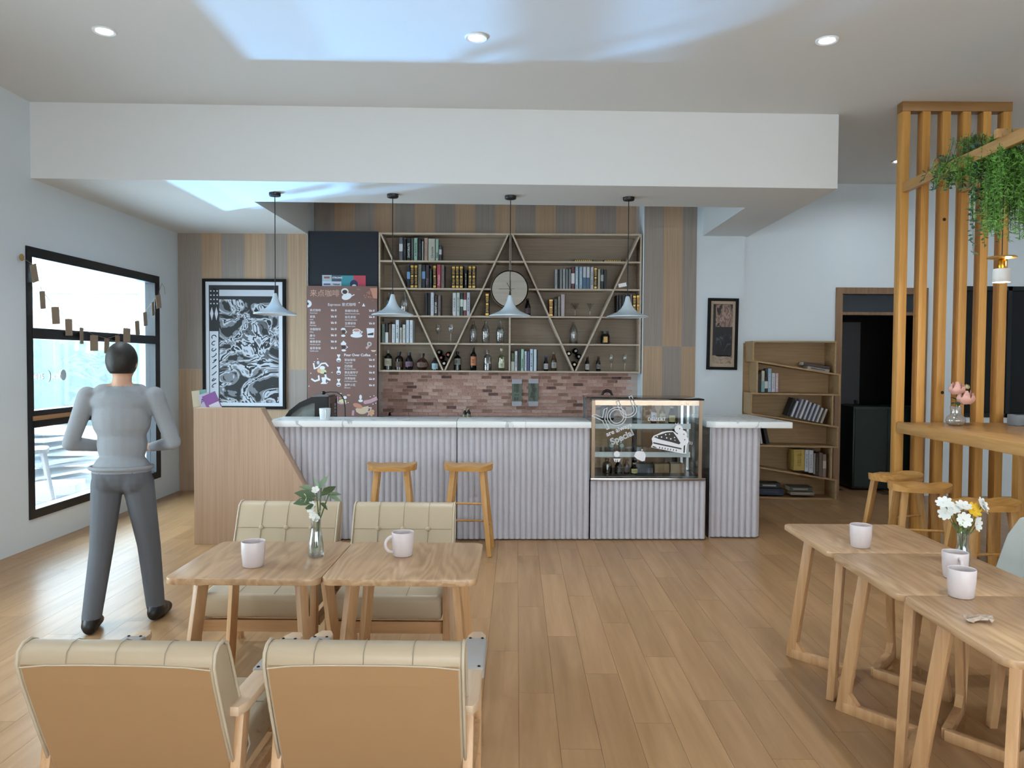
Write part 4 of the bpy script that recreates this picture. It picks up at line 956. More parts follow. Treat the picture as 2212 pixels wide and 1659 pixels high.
sticker([[(1412, 944), (1422, 940), (1440, 934), (1454, 933), (1462, 944), (1470, 957), (1467, 960), (1450, 955), (1425, 949)], [(1411, 955), (1472, 968), (1472, 971), (1411, 958)], [(1409, 963), (1416, 965), (1420, 968), (1410, 966)], [(1477, 963), (1480, 961), (1479, 978), (1476, 978)]] , INKD, 2)
sticker([ring(1420, 943, 1.4), ring(1429, 944, 1.6), ring(1440, 946, 1.5), ring(1446, 938, 1.2), ring(1449, 948, 1.6), ring(1438, 939, 1.5), ring(1457, 945, 1.3), ring(1458, 951, 1.1)], SW, 3)
sticker([[(1424 + k * 6, 965 + k), (1426 + k * 6, 965.3 + k), (1425 + k * 6, 969 + k), (1423.6 + k * 6, 969 + k)] for k in range(7)], INKD, 2)
sticker([ring(1468, 926, 1.2), ring(1477, 938, 1.2), ring(1479, 950, 1.2)], INKD, 3)
for pts in ([(1489, 953), (1491, 956), (1490, 960)], [(1493.5, 954), (1495, 957), (1493.5, 961)], [(1453, 921), (1456, 918)], [(1459, 914), (1461, 919)], [(1465, 913), (1463, 918)]):
    MB().tube([(cp(*q)[0], d0 - 0.002, cp(*q)[1]) for q in pts], 0.0025, 5).build('sticker', SW, case)
sticker([ring(1332.5, 981, 6.5), [(1325, 990), (1341, 990), (1338, 998), (1328, 998)]], SW, 1)
sticker([[(1324.5, 988), (1341.5, 988), (1340, 990.5), (1326, 990.5)], [(1329, 993), (1330.5, 993), (1331, 998), (1329.5, 998)], [(1333, 993), (1334.5, 993), (1334.5, 998), (1333, 998)]], INKD, 2)
sticker([[(1374, 976), (1378, 974.5), (1390, 975), (1395, 983), (1393, 995), (1388, 997), (1377, 992), (1369, 985)], ring(1387, 972, 1.8)], SW, 1)
# contents of the case
CG = 'bottles in the dessert case'
def case_bottle(u0, u1, vt, dd, zb, kind, body, label, **kw):
    p, q = at_d(u0, vt, dd), at_d(u1, vt, dd)
    w3 = BR((p.x + q.x) / 2, dd, zb)
    return bottle(w3.x, w3.y, zb, p.z - zb, (q.x - p.x) / 2, kind, body, label, group=CG, **kw)
zt1, zb1 = zs1 + 0.0375, z0 + 0.0225
case_bottle(1406, 1418.5, 872, 0.20, zt1, 'wine', '#7a3f33', 'red sauce bottle with white label on the upper case shelf', lab='#cfcdd2', capc='#8c4a3a', lab_z=(.12, .56))
case_bottle(1424.5, 1437, 872, 0.20, zt1, 'wine', '#8a6a3c', 'amber sauce bottle with pale label on the upper case shelf', lab='#c3bda0', capc='#5a5038', lab_z=(.12, .5))
case_bottle(1444, 1458.5, 878, 0.20, zt1, 'beer', '#1c1712', 'dark bottle with cream label and cream cap on the upper case shelf', lab='#c9bd84', capc='#d3ccb0', lab_z=(.1, .48))
case_bottle(1301, 1322, 990, 0.22, zb1, 'spirit', glass('grey_jar_glass', (0.62, 0.60, 0.56), refl=0.1), 'clear bottle half full of black syrup on the case floor', clear=True, liquid=('#171311', .5), capc='#6e675d')
case_bottle(1328, 1344, 993, 0.20, zb1, 'beer', '#1b1513', 'dark brown round-shouldered bottle on the case floor', lab='#3d342f', capc='#1a1512')
case_bottle(1347.5, 1360, 992, 0.20, zb1, 'wine', '#5c3428', 'reddish slim bottle with grey label on the case floor', lab='#77716c', capc='#6a4334', lab_z=(.12, .5))
case_bottle(1363, 1377.5, 1000, 0.16, zb1, 'beer', '#1c1712', 'dark bottle with cream label and cream cap on the case floor', lab='#c9bd84', capc='#b9ae90', lab_z=(.1, .5))
for k, u in enumerate((1320, 1342)):
    p = at_d(u, 960, 0.22); w3 = BR(p.x, 0.22, zs2 + 0.0375)
    t = thing('tumbler', '%s clear tumbler with a round pale green mark in the case' % ('left' if k == 0 else 'right'), 'glass', w3, TH, 'tumblers in the dessert case')
    MB().lathe([(.026, 0), (.03, .004), (.034, .10), (.0325, .10), (.0285, .006)], 18).build('glass_body', G_FINE, t, smooth=50)
    MB().lathe([(0, .0), (.018, 0), (.018, .002), (0, .002)], 16).move(Matrix.Translation((0, -.0335, .05)) @ Matrix.Rotation(PI / 2, 4, 'X')).build('mark_print', colour('#a9c4bb'), t)
p = at_d(1385, 1025, 0.25); w3 = BR(p.x + .02, 0.25, zb1)
t = thing('cake_tin', 'dark rectangular tin with grey front on the case floor', 'tin', w3, TH)
MB().box(-.085, .085, -.02, .1, 0, .085).build('body', colour('#15161a', 0.4), t, bevel=.003); MB().box(-.086, .086, -.022, -.02, 0, .045).build('front_band', colour('#4a515c', 0.4), t)
for k, (u0, u1) in enumerate(((1414, 1446), (1449, 1478))):
    p, q = at_d(u0, 1015, 0.22), at_d(u1, 1015, 0.22); w3 = BR((p.x + q.x) / 2, 0.22, zb1)
    t = thing('cardboard_box', '%s small brown cardboard box on the case floor' % ('left' if k == 0 else 'right'), 'box', w3, TH, 'cardboard boxes in the dessert case')
    wd = (q.x - p.x) / 2
    MB().box(-wd, wd, 0, .14, 0, .082).build('body', plain('cardboard', '#94795a', 0.8), t, bevel=.002)
    MB().box(-wd + .004, wd - .004, .002, .138, .0825, .0845).build('lid_flap', plain('cardboard_light', '#a1866a', 0.8), t)

# ------------------------------------------------ things on the bar
p = at_d(701, 907, 0.03); mw = BR(p.x, 0.05, 1.0605)
def mug(name, loc, rz, label, r=0.043, h=0.092, mat=None, group=None, handle=True):
    t = thing(name, label, 'mug', loc, rz, group)
    mat = mat or plain('mug_ceramic', '#d2c6c5', 0.4, noise=0.03, nscale=90)
    MB().lathe([(0, 0), (r * .78, 0), (r * .86, .004), (r * .97, h * .55), (r, h - .003), (r - .0015, h), (r - .004, h - .002), (r * .90, h * .5), (r * .8, .008), (0, .008)], 28).build('cup', mat, t, smooth=50)
    if handle: MB().tube([(r * .985, 0, h * .84)] + [(r * (1.0 + .62 * math.sin(PI * k / 12)), 0, h * (.52 + .32 * math.cos(PI * k / 12))) for k in range(13)] + [(r * .955, 0, h * .20)], 0.0068, 8).build('handle', mat, t, smooth=60)
    return t
mug('coffee_mug', mw, TH + 0.0, 'plain white mug standing on the marble bar', 0.050, 0.103, plain('mug_white', '#d5dcde', 0.35))
bpy.data.objects['coffee_mug'].rotation_euler = (0, 0, -1.2)
# curved food warmer behind the bar
t = thing('food_warmer', 'black countertop food warmer with curved glass and control panel', 'food warmer', BR(-1.92, 0.78, 0.902), TH)
def side(x0, x1):
    mb = MB(); o_ = [(-.36, .0), (-.34, .10), (-.28, .19), (-.18, .27), (-.06, .325), (.10, .33), (.10, 0)]
    i_ = [(-.31, .04), (-.30, .10), (-.24, .17), (-.16, .225), (-.05, .265), (-.03, .265), (-.03, .04)]
    n = len(o_)
    vs = [(p_[0], x0, p_[1]) for p_ in o_] + [(p_[0], x0, p_[1]) for p_ in i_] + [(p_[0], x1, p_[1]) for p_ in o_] + [(p_[0], x1, p_[1]) for p_ in i_]
    fs = []
    for k in range(n):
        k2 = (k + 1) % n
        fs += [(k, k2, n + k2, n + k), (2 * n + k, 3 * n + k, 3 * n + k2, 2 * n + k2), (k, 2 * n + k, 2 * n + k2, k2), (n + k, n + k2, 3 * n + k2, 3 * n + k)]
    return mb.add(vs, fs)
side(-.02, 0.01).build('side_frame', M_BLK, t); side(.30, .33).build('side_frame', M_BLK, t)
arc = [(-.36, .02), (-.34, .10), (-.28, .19), (-.18, .27), (-.06, .325)]
MB().add([(x, -.0, z) for x, z in arc] + [(x, .31, z) for x, z in arc], [(k, k + 1, k + 6, k + 5) for k in range(4)]).build('curved_glass', M_CASEGLASS, t, smooth=80)
MB().prism([(-.31, .04), (-.30, .10), (-.24, .17), (-.16, .225), (-.05, .265), (-.03, .265), (-.03, .04)], 'Y', -.006, -.003).build('side_glass', glass('grey_glass', (0.55, 0.62, 0.62), refl=0.10, milky=0.25), t)
MB().box(-.06, .10, 0.0, .31, .322, .338).build('top_plate', plain('brushed_steel', '#8d8f92', 0.3, 0.8), t)
MB().box(-.36, .10, -.02, .33, -.001, .02).build('base_plate', M_BLK, t)
MB().lathe([(0, 0), (.018, 0), (.018, .006), (0, .006)], 18).move(Matrix.Translation((.045, -.021, .16)) @ Matrix.Rotation(PI / 2, 4, 'X')).build('round_badge', colour('#a9a7ab', 0.4), t)
rd = MB().box(.105, .118, -.02, .33, 0, .325); rd.build('rear_panel', plain('tinted_brown', '#5d4c47', 0.25), t)
MB().box(.118, .122, .0, .17, .03, .26).build('rear_door', plain('dark_door', '#2c2423', 0.2), t)
MB().box(.122, .124, .03, .13, .05, .21).build('door_window', plain('grey_window', '#6d6664', 0.15), t)
for k in range(6): MB().box(.118, .123, .205, .245, .05 + k * .035, .075 + k * .035).build('button', colour('#b9c6d0', 0.4), t)
MB().box(.118, .121, .26, .32, .02, .30).build('control_strip', M_BLK, t)
cb = thing('power_cable', 'black plug and cable arching over the food warmer', 'cable', BR(-1.92, 0.78, 0.902), TH)
MB().ball((.03, .10, .360), (.022, .02, .018)).build('plug', M_BLK, cb, smooth=80)
cpts = [(.04, .10, .362), (.10, .08, .372), (.17, .05, .370), (.22, .02, .345), (.25, 0, .30), (.265, -.02, .22), (.27, -.03, .10), (.27, -.04, .01)]
MB().tube(cpts, 0.006, 6).build('cord', M_BLK, cb, smooth=80)
# leaflets leaning behind the end panel
for k, (u0, u1, vt, tilt, c1, c2, lb) in enumerate(((419, 438, 845, -.10, '#c9c0a6', '#a8a088', 'cream booklet leaning behind the wooden end panel'), (430, 456, 843, -.16, '#7fb3ad', '#1d3a40', 'teal booklet leaning between the cream and purple ones'),
                                                  (442, 470, 849, -.30, '#c3bfd3', '#6f5f92', 'pale lilac booklet with a purple letter A'), (458, 492, 847, -.42, '#8c5aa0', '#d9d6e6', 'purple and white booklet at the front of the leaflets'))):
    dd = 0.12 + 0.03 * k if k < 2 else 0.10 - 0.02 * k
    p, q = at_d(u0, vt, dd), at_d(u1, 882, dd)
    t = thing('booklet', lb, 'booklet', BR((p.x + q.x) / 2, dd, 1.061), TH, 'leaflets at the end of the bar')
    t.rotation_euler = (0.0, tilt, TH)
    wd = (q.x - p.x) / 2 * .9; h = p.z - 1.061 + 0.005
    MB().box(-wd, wd, -.004, .004, 0, h).build('cover', colour(c1, 0.5), t)
    MB().box(-wd * .98, wd * .98, -.005, -.0042, h * .15, h * .42).build('cover_print', colour(c2, 0.5), t)
    if k == 2: text('A', .06, t, (-wd * .8, -.0052, h * .66), colour('#5b3f7c'))
    if k == 3: MB().box(-wd * .6, wd * .9, -.0052, -.0044, h * .05, h * .62).build('cover_print', colour('#d9d8e4', 0.5), t)
# two small bottles and a kettle on the back counter
for k, (u0, u1, vt, c) in enumerate(((1001, 1007.5, 884, '#1d1712'), (1009, 1015.5, 882, '#1c1a14'))):
    p, q = at_y(u0, vt, 8.95), at_y(u1, vt, 8.95)
    bottle((p.x + q.x) / 2, 8.95, 0.9005, p.z - 0.9005, (q.x - p.x) / 2 + .008, 'beer', c, '%s of the two small dark bottles behind the bar' % ('left' if k == 0 else 'right'), lab='#a39a7c', capc='#b7ab84', group='small bottles on the back counter')
p = at_y(1312, 861, 8.7 + .25)
t = thing('kettle', 'black kettle with arched handle behind the dessert case', 'kettle', (p.x, 8.98, 0.9005))
MB().lathe([(0, 0), (.075, 0), (.085, .02), (.08, .14), (.055, .20), (.03, .215), (0, .22)], 24).build('body', M_BLK, t, smooth=50)
MB().tube([(-.066, 0, .17)] + [(.066 * math.cos(PI - PI * k / 8), 0, .25 + .100 * math.sin(PI * k / 8)) for k in range(9)] + [(.066, 0, .17)], .014, 8).build('handle', M_BLK, t, smooth=60)
MB().tube([(.07, 0, .07), (.11, 0, .12), (.12, 0, .19)], [.014, .010, .008], 8).build('spout', M_BLK, t, smooth=60)
# ================================================================== ZIGZAG BOOKCASE BY THE DOOR
M_CASEW = wood('bookcase_wood', '#a18159', '#b4936a', 'X', across=45, along=2.0, rough=0.55, vary=0.03)
YC0, YC1 = 8.82, 9.115
bc = thing('bookcase', 'freestanding zigzag bookcase with slanted shelves between pillar and door', 'bookcase', (0, 0, 0))
def bp(cu, cv): q = at_y(1600 + cu / 4.482, 720 + cv / 4.482, YC0); return (q.x, q.z)
BTH = 0.018
def sboard(p, q, name='shelf_board'):
    (xa, za), (xb, zb) = p, q
    MB().add([(xa, YC0, za - BTH), (xb, YC0, zb - BTH), (xb, YC1, zb - BTH), (xa, YC1, za - BTH), (xa, YC0, za), (xb, YC0, zb), (xb, YC1, zb), (xa, YC1, za)],
             [(0, 3, 2, 1), (4, 5, 6, 7), (0, 1, 5, 4), (1, 2, 6, 5), (2, 3, 7, 6), (3, 0, 4, 7)]).build(name, M_CASEW, bc)
def upright(cu, cv0, cv1):
    x, z1 = bp(cu, cv0); z0 = bp(cu, cv1)[1]
    MB().box(x - BTH / 2, x + BTH / 2, YC0 + .001, YC1, z0, z1).build('upright', M_CASEW, bc)
tiers = [((118, 73), (932, 76)), ((118, 258), (970, 397)), ((100, 575), (968, 590)), ((100, 772), (950, 903)), ((100, 1080), (950, 1096)), ((100, 1280), (932, 1418)), ((100, 1580), (930, 1608))]
for p, q in tiers: sboard(bp(*p), bp(*q))
zfloor = bp(500, 1608)[1]
for a_, v0, v1 in ((125, 73, 262), (922, 80, 392), (163, 270, 578), (960, 400, 588), (104, 578, 775), (893, 592, 893), (150, 785, 1085), (940, 905, 1094), (104, 1085, 1284), (880, 1098, 1410), (150, 1296, 1585), (922, 1420, 1606)): upright(a_, v0, v1)
x0, z1 = bp(118, 73); x1, z0 = bp(928, 1600)
MB().box(x0 - .03, x1, YC1, YC1 + 0.004, max(z0, 0.01), z1 - .02).build('back_panel', M_CASEW, bc)
MB().box(x0, x1, YC0 + .03, YC1, 0, max(0.012, bp(500, 1608)[1] - BTH)).build('plinth', M_CASEW, bc)
BG = 'books in the zigzag bookcase'
def bcbook(c0, c1, ct, cb, cols, style, lb, lean=0.0, depth=.17, dy=.03):
    xa, zt = bp(c0, ct); xb, zb = bp(c1, cb)
    return book(xa, xb, zb, zt, YC0 + dy, cols, style, lb, BG, depth, lean=lean)
tier_names = ['top', 'second', 'third', 'fourth', 'fifth', 'bottom']
for k, (c0, c1, ct, cols, st, d_) in enumerate(((172, 208, 395, ('#1d1d1f',), '', 'black'), (209, 239, 363, ('#b9b7a2', '#7ea4a0'), 'band', 'cream'), (241, 270, 420, ('#22252a', '#c3c7ca'), 'cap', 'short black and white'), (272, 306, 342, ('#93aabb', '#c9d4db'), 'lines', 'pale blue'), (308, 343, 386, ('#c3c5cc', '#8e939c'), 'lines', 'white'), (345, 374, 386, ('#c2a3a2', '#d8d3d2'), 'lines', 'pinkish'))):
    bcbook(c0, c1, ct, 571, cols, st, '%s book, %s from left on the second tier of the zigzag bookcase' % (d_, ORD[k]))
ln = 0.36
for k in range(9):
    cu = 462 + k * 41; cb = 806 + k * 9.0
    xa, zb = bp(cu, cb); h = (.225, .20, .235, .235, .22, .215, .21, .185, .185)[k]
    c = ('#17171a', '#c9ccd6', '#a9acb8', '#cfd0d4', '#b9bcc8', '#b4b7c4', '#bcbfca', '#c4c3c2', '#b5ac9e')[k]
    book(xa - .014, xa + .014 if k else xa + .016, zb + .008, zb + h, YC0 + .03, (c,), '', '%s book, %s of the leaning row on the third tier of the bookcase' % ('black' if k == 0 else 'white', ORD[k]), BG, .15, lean=ln)
for k, (cu, c, h, lean, d_) in enumerate(((200, '#b7b9bb', .21, -.16, 'white'), (255, '#16181a', .215, -.22, 'black'))):
    xa, zb = bp(cu + 12, 1076)
    book(xa - .014, xa + (.014 if k == 0 else .026), zb + .004, zb + h, YC0 + .03, (c,), '', '%s book leaning on the fourth tier of the bookcase' % d_, BG, .15, lean=lean)
for k, (c0, c1, ct, cols, st, d_) in enumerate(((520, 628, 1128, ('#b59a4e', '#8c742f'), 'lines', 'wide golden yellow'), (630, 668, 1132, ('#b9bcc2', '#7f838b'), 'lines', 'white'), (670, 712, 1134, ('#bfc1c6', '#868a91'), 'lines', 'white lettered'), (714, 733, 1165, ('#8f8b8a',), '', 'grey'), (735, 765, 1170, ('#3b3029', '#6a5a4d'), 'lines', 'dark brown'), (767, 804, 1160, ('#6a5a50',), '', 'brown'), (806, 836, 1175, ('#8b7a70', '#c2b3a6'), 'patch', 'speckled'))):
    bcbook(c0, c1, ct, 1330 + k * 12, cols, st, '%s book, %s from left on the fifth tier of the zigzag bookcase' % (d_, ORD[k]))
def flat_book(cu0, cu1, cv0, cv1, col, lb, tx=None, tilt=0.0):
    xa, z1_ = bp(cu0, cv0); xb, z0_ = bp(cu1, cv1)
    t = thing('book', lb, 'book', ((xa + xb) / 2, YC0 + .03, z0_), 0, BG); t.rotation_euler = (0, tilt, 0)
    wd = (xb - xa) / 2; h = z1_ - z0_
    MB().box(-wd, wd, 0, .16, 0, .003).add([(-wd, 0, h - .003), (wd, 0, h - .003), (wd, .16, h - .003), (-wd, .16, h - .003), (-wd, 0, h), (wd, 0, h), (wd, .16, h), (-wd, .16, h)], [(0, 3, 2, 1), (4, 5, 6, 7), (0, 1, 5, 4), (1, 2, 6, 5), (2, 3, 7, 6), (3, 0, 4, 7)]).box(-wd, wd, 0, .004, 0, h).build('cover', colour(col, 0.5), t)
    MB().box(-wd + .003, wd - .003, .005, .156, .003, h - .003).build('pages', M_PAGES, t)
    if tx: MB().box(-wd * .7, wd * .6, -.0008, 0, h * .35, h * .65).build('spine_print', colour(tx), t)
flat_book(655, 868, 332, 366, '#9b958f', 'grey book lying flat on the top tier of the bookcase', '#5a5450', tilt=0.158)
flat_book(615, 868, 296, 331, '#4a3b38', 'dark book lying on top of the grey one, top tier', tilt=0.158)
flat_book(186, 425, 1505, 1572, '#2b3140', 'thick dark blue book lying on the bottom tier', '#39435a', tilt=0.02)
flat_book(190, 390, 1452, 1503, '#2a2d30', 'black lettered book lying on the dark blue one, bottom tier', '#a3a49c', tilt=0.02)
flat_book(500, 722, 1538, 1575, '#8a8176', 'grey beige book lying on the bottom tier', '#a39a8e', tilt=0.02)
flat_book(482, 705, 1490, 1536, '#54524c', 'dark patterned book lying on the grey beige one', '#9b9a86', tilt=0.02)
# ================================================================== FURNITURE IN FRONT
M_TABLE = wood('table_oak', '#ac8763', '#c9a47d', 'Y', across=30, along=1.4, rough=0.33, vary=0.05, ring=0.10)
M_TLEG = wood('table_leg_wood', '#b98d60', '#cda275', 'Z', across=30, along=1.5, rough=0.45, vary=0.05)
M_CHAIRW = wood('chair_wood', '#bf9469', '#d3aa80', 'Z', across=30, along=1.5, rough=0.42, vary=0.04)
M_ARMW = wood('armrest_wood', '#c7a98a', '#d9bd9e', 'Y', across=30, along=1.5, rough=0.38, vary=0.03)
M_LEATHER = plain('taupe_leather', '#b8a58a', 0.42, noise=0.03, nscale=14, bump=0.06, bscale=240)
M_PADLEATHER = plain('grey_pad_leather', '#a7a19c', 0.4, bump=0.05, bscale=240)
M_LITLEATHER = plain('tan_lit_leather', '#a9855e', 0.55, noise=0.03, nscale=14, bump=0.05, bscale=240)  # same leather; its tan look in warm light is put into this colour
M_PIPING = plain('leather_piping', '#c0b199', 0.45)
M_SEAM = plain('leather_seam', '#948872', 0.6)
M_STUD = plain('dark_stud', '#1d1a18', 0.35, 0.6)

def armchair():
    t = thing('armchair', 'armchair', 'armchair', (0, 0, 0), 0, 'taupe leather armchairs')
    # back: slanted, rounded over the top
    pf = [(-.155, .33), (-.235, .515), (-.298, .672), (-.318, .735), (-.312, .768), (-.288, .785), (-.255, .787), (-.225, .772), (-.205, .735), (-.165, .64), (-.105, .50), (-.055, .385)]
    MB().prism(pf, 'X', -.280, .280).build('backrest', M_LEATHER, t, bevel=.011, seg=3, smooth=50)
    MB().add([(x, y - .0025, z) for y, z in ((-.157, .335), (-.235, .515), (-.2975, .672), (-.3185, .735)) for x in (-.268, .268)], [(2 * k, 2 * k + 1, 2 * k + 3, 2 * k + 2) for k in range(3)]).build('lit_rear_cover', M_LITLEATHER, t)
    for s in (-1, 1): MB().tube([(s * .281, y, z) for y, z in pf], .0050, 6, closed=True).build('piping', M_PIPING, t, smooth=80)
    MB().tube([(x, -.3200, .737 - .010 * (x / .272) ** 4) for x in (-.272, -.2, -.1, 0, .1, .2, .272)], .0028, 5).build('back_seam', M_PIPING, t, smooth=80)
    fr = lambda z: -.055 + (z - .385) * (-.15 / .35)           # front face of the back at height z
    sm = MB()
    for x in (-.14, 0, .14): sm.tube([(x, fr(z) + .001, z) for z in (.45, .52, .60, .655, .68, .735)], .0018, 4); sm.tube([(x, -.3190, .740), (x, -.3130, .7695), (x, -.2885, .7868), (x, -.2550, .7885), (x, -.2240, .7735), (x, -.2040, .736)], .0013, 4)
    sm.tube([(x, fr(.655) + .001, .655) for x in (-.27, -.14, 0, .14, .27)], .0018, 4)
    sm.build('tuft_seam', M_SEAM, t)
    for x in (-.14, 0, .14): MB().ball((x, fr(.655) + .003, .655), (.014, .008, .014)).build('button', M_LEATHER, t, smooth=80)
    # seat
    MB().prism([(-.15, .305), (.335, .315), (.345, .345), (.343, .415), (.325, .436), (.20, .440), (-.10, .415), (-.15, .40)], 'X', -.266, .266).build('seat', M_LEATHER, t, bevel=.014, seg=3, smooth=50)
    sm = MB()
    for x in (-.09, .09): sm.tube([(x, y, .428 + (y - .0) * .062 + .0) for y in (-.02, .1, .2)] + [(x, .325, .437)], .0016, 4)
    sm.tube([(x, .13, .4365) for x in (-.26, -.09, .09, .26)], .0016, 4)
    sm.build('seat_seam', M_SEAM, t)
    # wooden frame
    for s in (-1, 1):
        MB().bar((s * .290, .345, 0), (s * .290, .318, .542), .045, .030, up=(1, 0, 0), w2=.055, h2=.032).build('leg', M_CHAIRW, t, bevel=.003)
        MB().bar((s * .288, -.250, 0), (s * .288, -.130, .542), .042, .028, up=(1, 0, 0), w2=.055, h2=.032).build('leg', M_CHAIRW, t, bevel=.003)
        MB().box(s * .290 - .013, s * .290 + .013, -.26, .27, .262, .305).build('side_rail', M_CHAIRW, t)
        c = s * .286; w_ = .034
        o = [(c - w_, -.165), (c - w_ + .016, -.205), (c + w_ - .016, -.205), (c + w_, -.165), (c + w_, .375), (c + w_ - .016, .415), (c - w_ + .016, .415), (c - w_, .375)]
        MB().prism(o, 'Z', .542, .572).build('armrest', M_ARMW, t, bevel=.004)
        pd = MB().box(c - w_ - .005, c + w_ + .005, .060, .335, .537, .579).build('arm_pad', M_PADLEATHER, t, bevel=.008, seg=3)
        for y in (.070, .325):
            for x in (-.022, .022): MB().lathe([(0, .004), (.005, .002), (.006, 0), (0, 0)][::-1], 10, (c + x, y, .5792)).build('stud', M_STUD, pd, smooth=60)
    MB().box(-.29, .29, .300, .325, .245, .304).build('front_rail', wood('rail_wood', '#b88e62', '#cba176', 'X', across=30, along=1.5), t)
    MB().box(-.29, .29, -.25, -.225, .24, .30).build('back_rail', wood('rail_wood', '#b88e62', '#cba176', 'X'), t)
    return t
ac = armchair()
for i, (x, y, rz, lb) in enumerate(((-0.427, 2.430, 0.0, 'taupe leather armchair seen from behind, nearest the open floor'),
                                    (-1.115, 2.415, -0.02, 'taupe leather armchair seen from behind, nearest the window'),
                                    (-0.628, 4.035, PI, 'buttoned taupe armchair facing the table with the handled mug'),
                                    (-1.284, 4.045, PI, 'buttoned taupe armchair facing the table with the flower vase'))):
    place(ac, i, (x, y, 0), rz, lb, 'taupe leather armchairs')

def table():
    t = thing('cafe_table', 'table', 'table', (0, 0, 0), 0, 'square oak cafe tables')
    r, h = .045, .315; o = []
    for cx_, cy_, a0 in ((h - r, h - r, 0), (-h + r, h - r, 90), (-h + r, -h + r, 180), (h - r, -h + r, 270)):
        for k in range(6): a = math.radians(a0 + 18 * k); o.append((cx_ + r * math.cos(a), cy_ + r * math.sin(a)))
    MB().prism(o, 'Z', .688, .715).build('table_top', M_TABLE, t, bevel=.003, smooth=35)
    for sx in (-1, 1):
        for sy in (-1, 1):
            top = Vector((sx * .205, sy * .19, .688)); bot = Vector((sx * .272, sy * .262, 0)); cen = Vector((sx * .055, 0, 0))
            ax = (bot - cen).normalized()
            MB().bar(bot, top, .049, .034, up=ax.cross(Vector((0, 0, 1)))).build('leg', M_TLEG, t, bevel=.002)
            MB().bar(cen + Vector((0, 0, .024)), bot + Vector((0, 0, .024)) - ax * .01, .034, .048).build('floor_bar', M_TLEG, t, bevel=.002)
            gz = bot - ax * .03
            pp = Vector((-ax.y, ax.x, 0)) * .016
            q = [gz + Vector((0, 0, .046)), gz - ax * .05 + Vector((0, 0, .046)), gz + Vector((0, 0, .10))]
            MB().add([p_ + pp for p_ in q] + [p_ - pp for p_ in q], [(0, 1, 2), (5, 4, 3), (0, 3, 4, 1), (1, 4, 5, 2), (2, 5, 3, 0)]).build('gusset', M_TLEG, t)
        MB().bar((sx * .205, -.22, .672), (sx * .205, .22, .672), .03, .03).build('top_batten', M_TLEG, t)
    return t
tb = table()
TZ = .7155
for i, (x, y, rz, lb) in enumerate(((-0.470, 3.335, 0, 'square oak table carrying the mug with its handle turned left'),
                                    (-1.103, 3.330, 0, 'square oak table carrying the flower vase and handleless looking mug'),
                                    (1.775, 3.825, 0, 'far oak table of the row by the high bar, with one mug'),
                                    (1.777, 3.186, 0.0, 'middle oak table of the row by the high bar, under the flowers'),
                                    (1.783, 2.555, 0.0, 'near oak table of the row by the high bar, with crumpled paper'))):
    place(tb, i, (x, y, 0), rz, lb, 'square oak cafe tables')

# mugs on the tables
MG = 'pale mugs on the tables'
MR, MH = .050, .108
mug('coffee_mug', (-1.117, 3.205, TZ), 1.9, 'pale mug beside the flower vase on the window-side table', MR, MH, group=MG)
mug('coffee_mug', (-.508, 3.400, TZ), PI + .45, 'pale mug with visible handle on the table nearer the open floor', MR, MH, group=MG)
mug('coffee_mug', (1.655, 3.625, TZ), 1.7, 'pale mug standing alone on the far table of the row', MR, MH, group=MG)
mug('coffee_mug', (1.812, 3.115, TZ), -1.75, 'pale mug with handle forward, in front of the daisy vase', MR, MH, group=MG)
mug('coffee_mug', (1.690, 2.860, TZ), .9, 'pale mug nearest the viewer on the row of tables', MR, MH, group=MG)
# crumpled paper
rr = random.Random(3); vs = []; n = 7
for j in range(n):
    for i in range(n): vs.append(((i / (n - 1) - .5) * .085 + rr.uniform(-.008, .008), (j / (n - 1) - .5) * .05 + rr.uniform(-.007, .007), .006 + rr.uniform(-.005, .014)))
p = at_z(2112, 1342, TZ)
o = MB().add(vs, [(j * n + i, j * n + i + 1, (j + 1) * n + i + 1, (j + 1) * n + i) for j in range(n - 1) for i in range(n - 1)]).build('crumpled_paper', plain('wrapper', '#b8a593', 0.6, noise=0.3, nscale=40))
o.location = (p.x, p.y, TZ); tag(o, 'crumpled paper wrapper on the nearest oak table', 'paper')
md = o.modifiers.new('thick', 'SOLIDIFY'); md.thickness = .0012

# ------------------------------------------------ flowers
M_STEM = plain('green_stem', '#4f6238', 0.55)
M_LEAF = plain('green_leaf', '#4c6243', 0.5, noise=0.15, nscale=30)
M_PALELEAF = plain('pale_leaf', '#7f9478', 0.55)
M_CREAM = plain('cream_petal', '#d9d3a8', 0.6)
M_WHITE = plain('white_petal', '#dfdfd8', 0.6)
M_YEL = plain('yellow_petal', '#dcb128', 0.55)
def leaf_mesh(l, wd, mat, name='leaf', curl=.15):
    prof_ = [(0, .04), (.2, .6), (.45, 1), (.7, .8), (.9, .3), (1, .02)]; vs = []; fs = []
    for s, q in prof_:
        for e in (-1, 0, 1): vs.append((e * wd / 2 * q, s * l, -curl * l * s * s + abs(e) * wd * .12 * q))
    for i in range(5):
        for e in range(2): fs.append((i * 3 + e, i * 3 + e + 1, i * 3 + e + 4, i * 3 + e + 3))
    return MB().add(vs, fs).mesh(name, mat, 60)
def put(name, me, parent, loc, d, roll=0.0, up=(0, 0, 1)):
    """lay a part so that its +Y runs along d"""
    o = link(name, me, parent, loc)
    y = Vector(d).normalized(); x = y.cross(Vector(up))
    if x.length < 1e-3: x = Vector((1, 0, 0))
    x.normalize(); z = x.cross(y)
    o.rotation_euler = (Matrix((x, y, z)).transposed() @ Matrix.Rotation(roll, 3, 'Y')).to_euler()
    return o
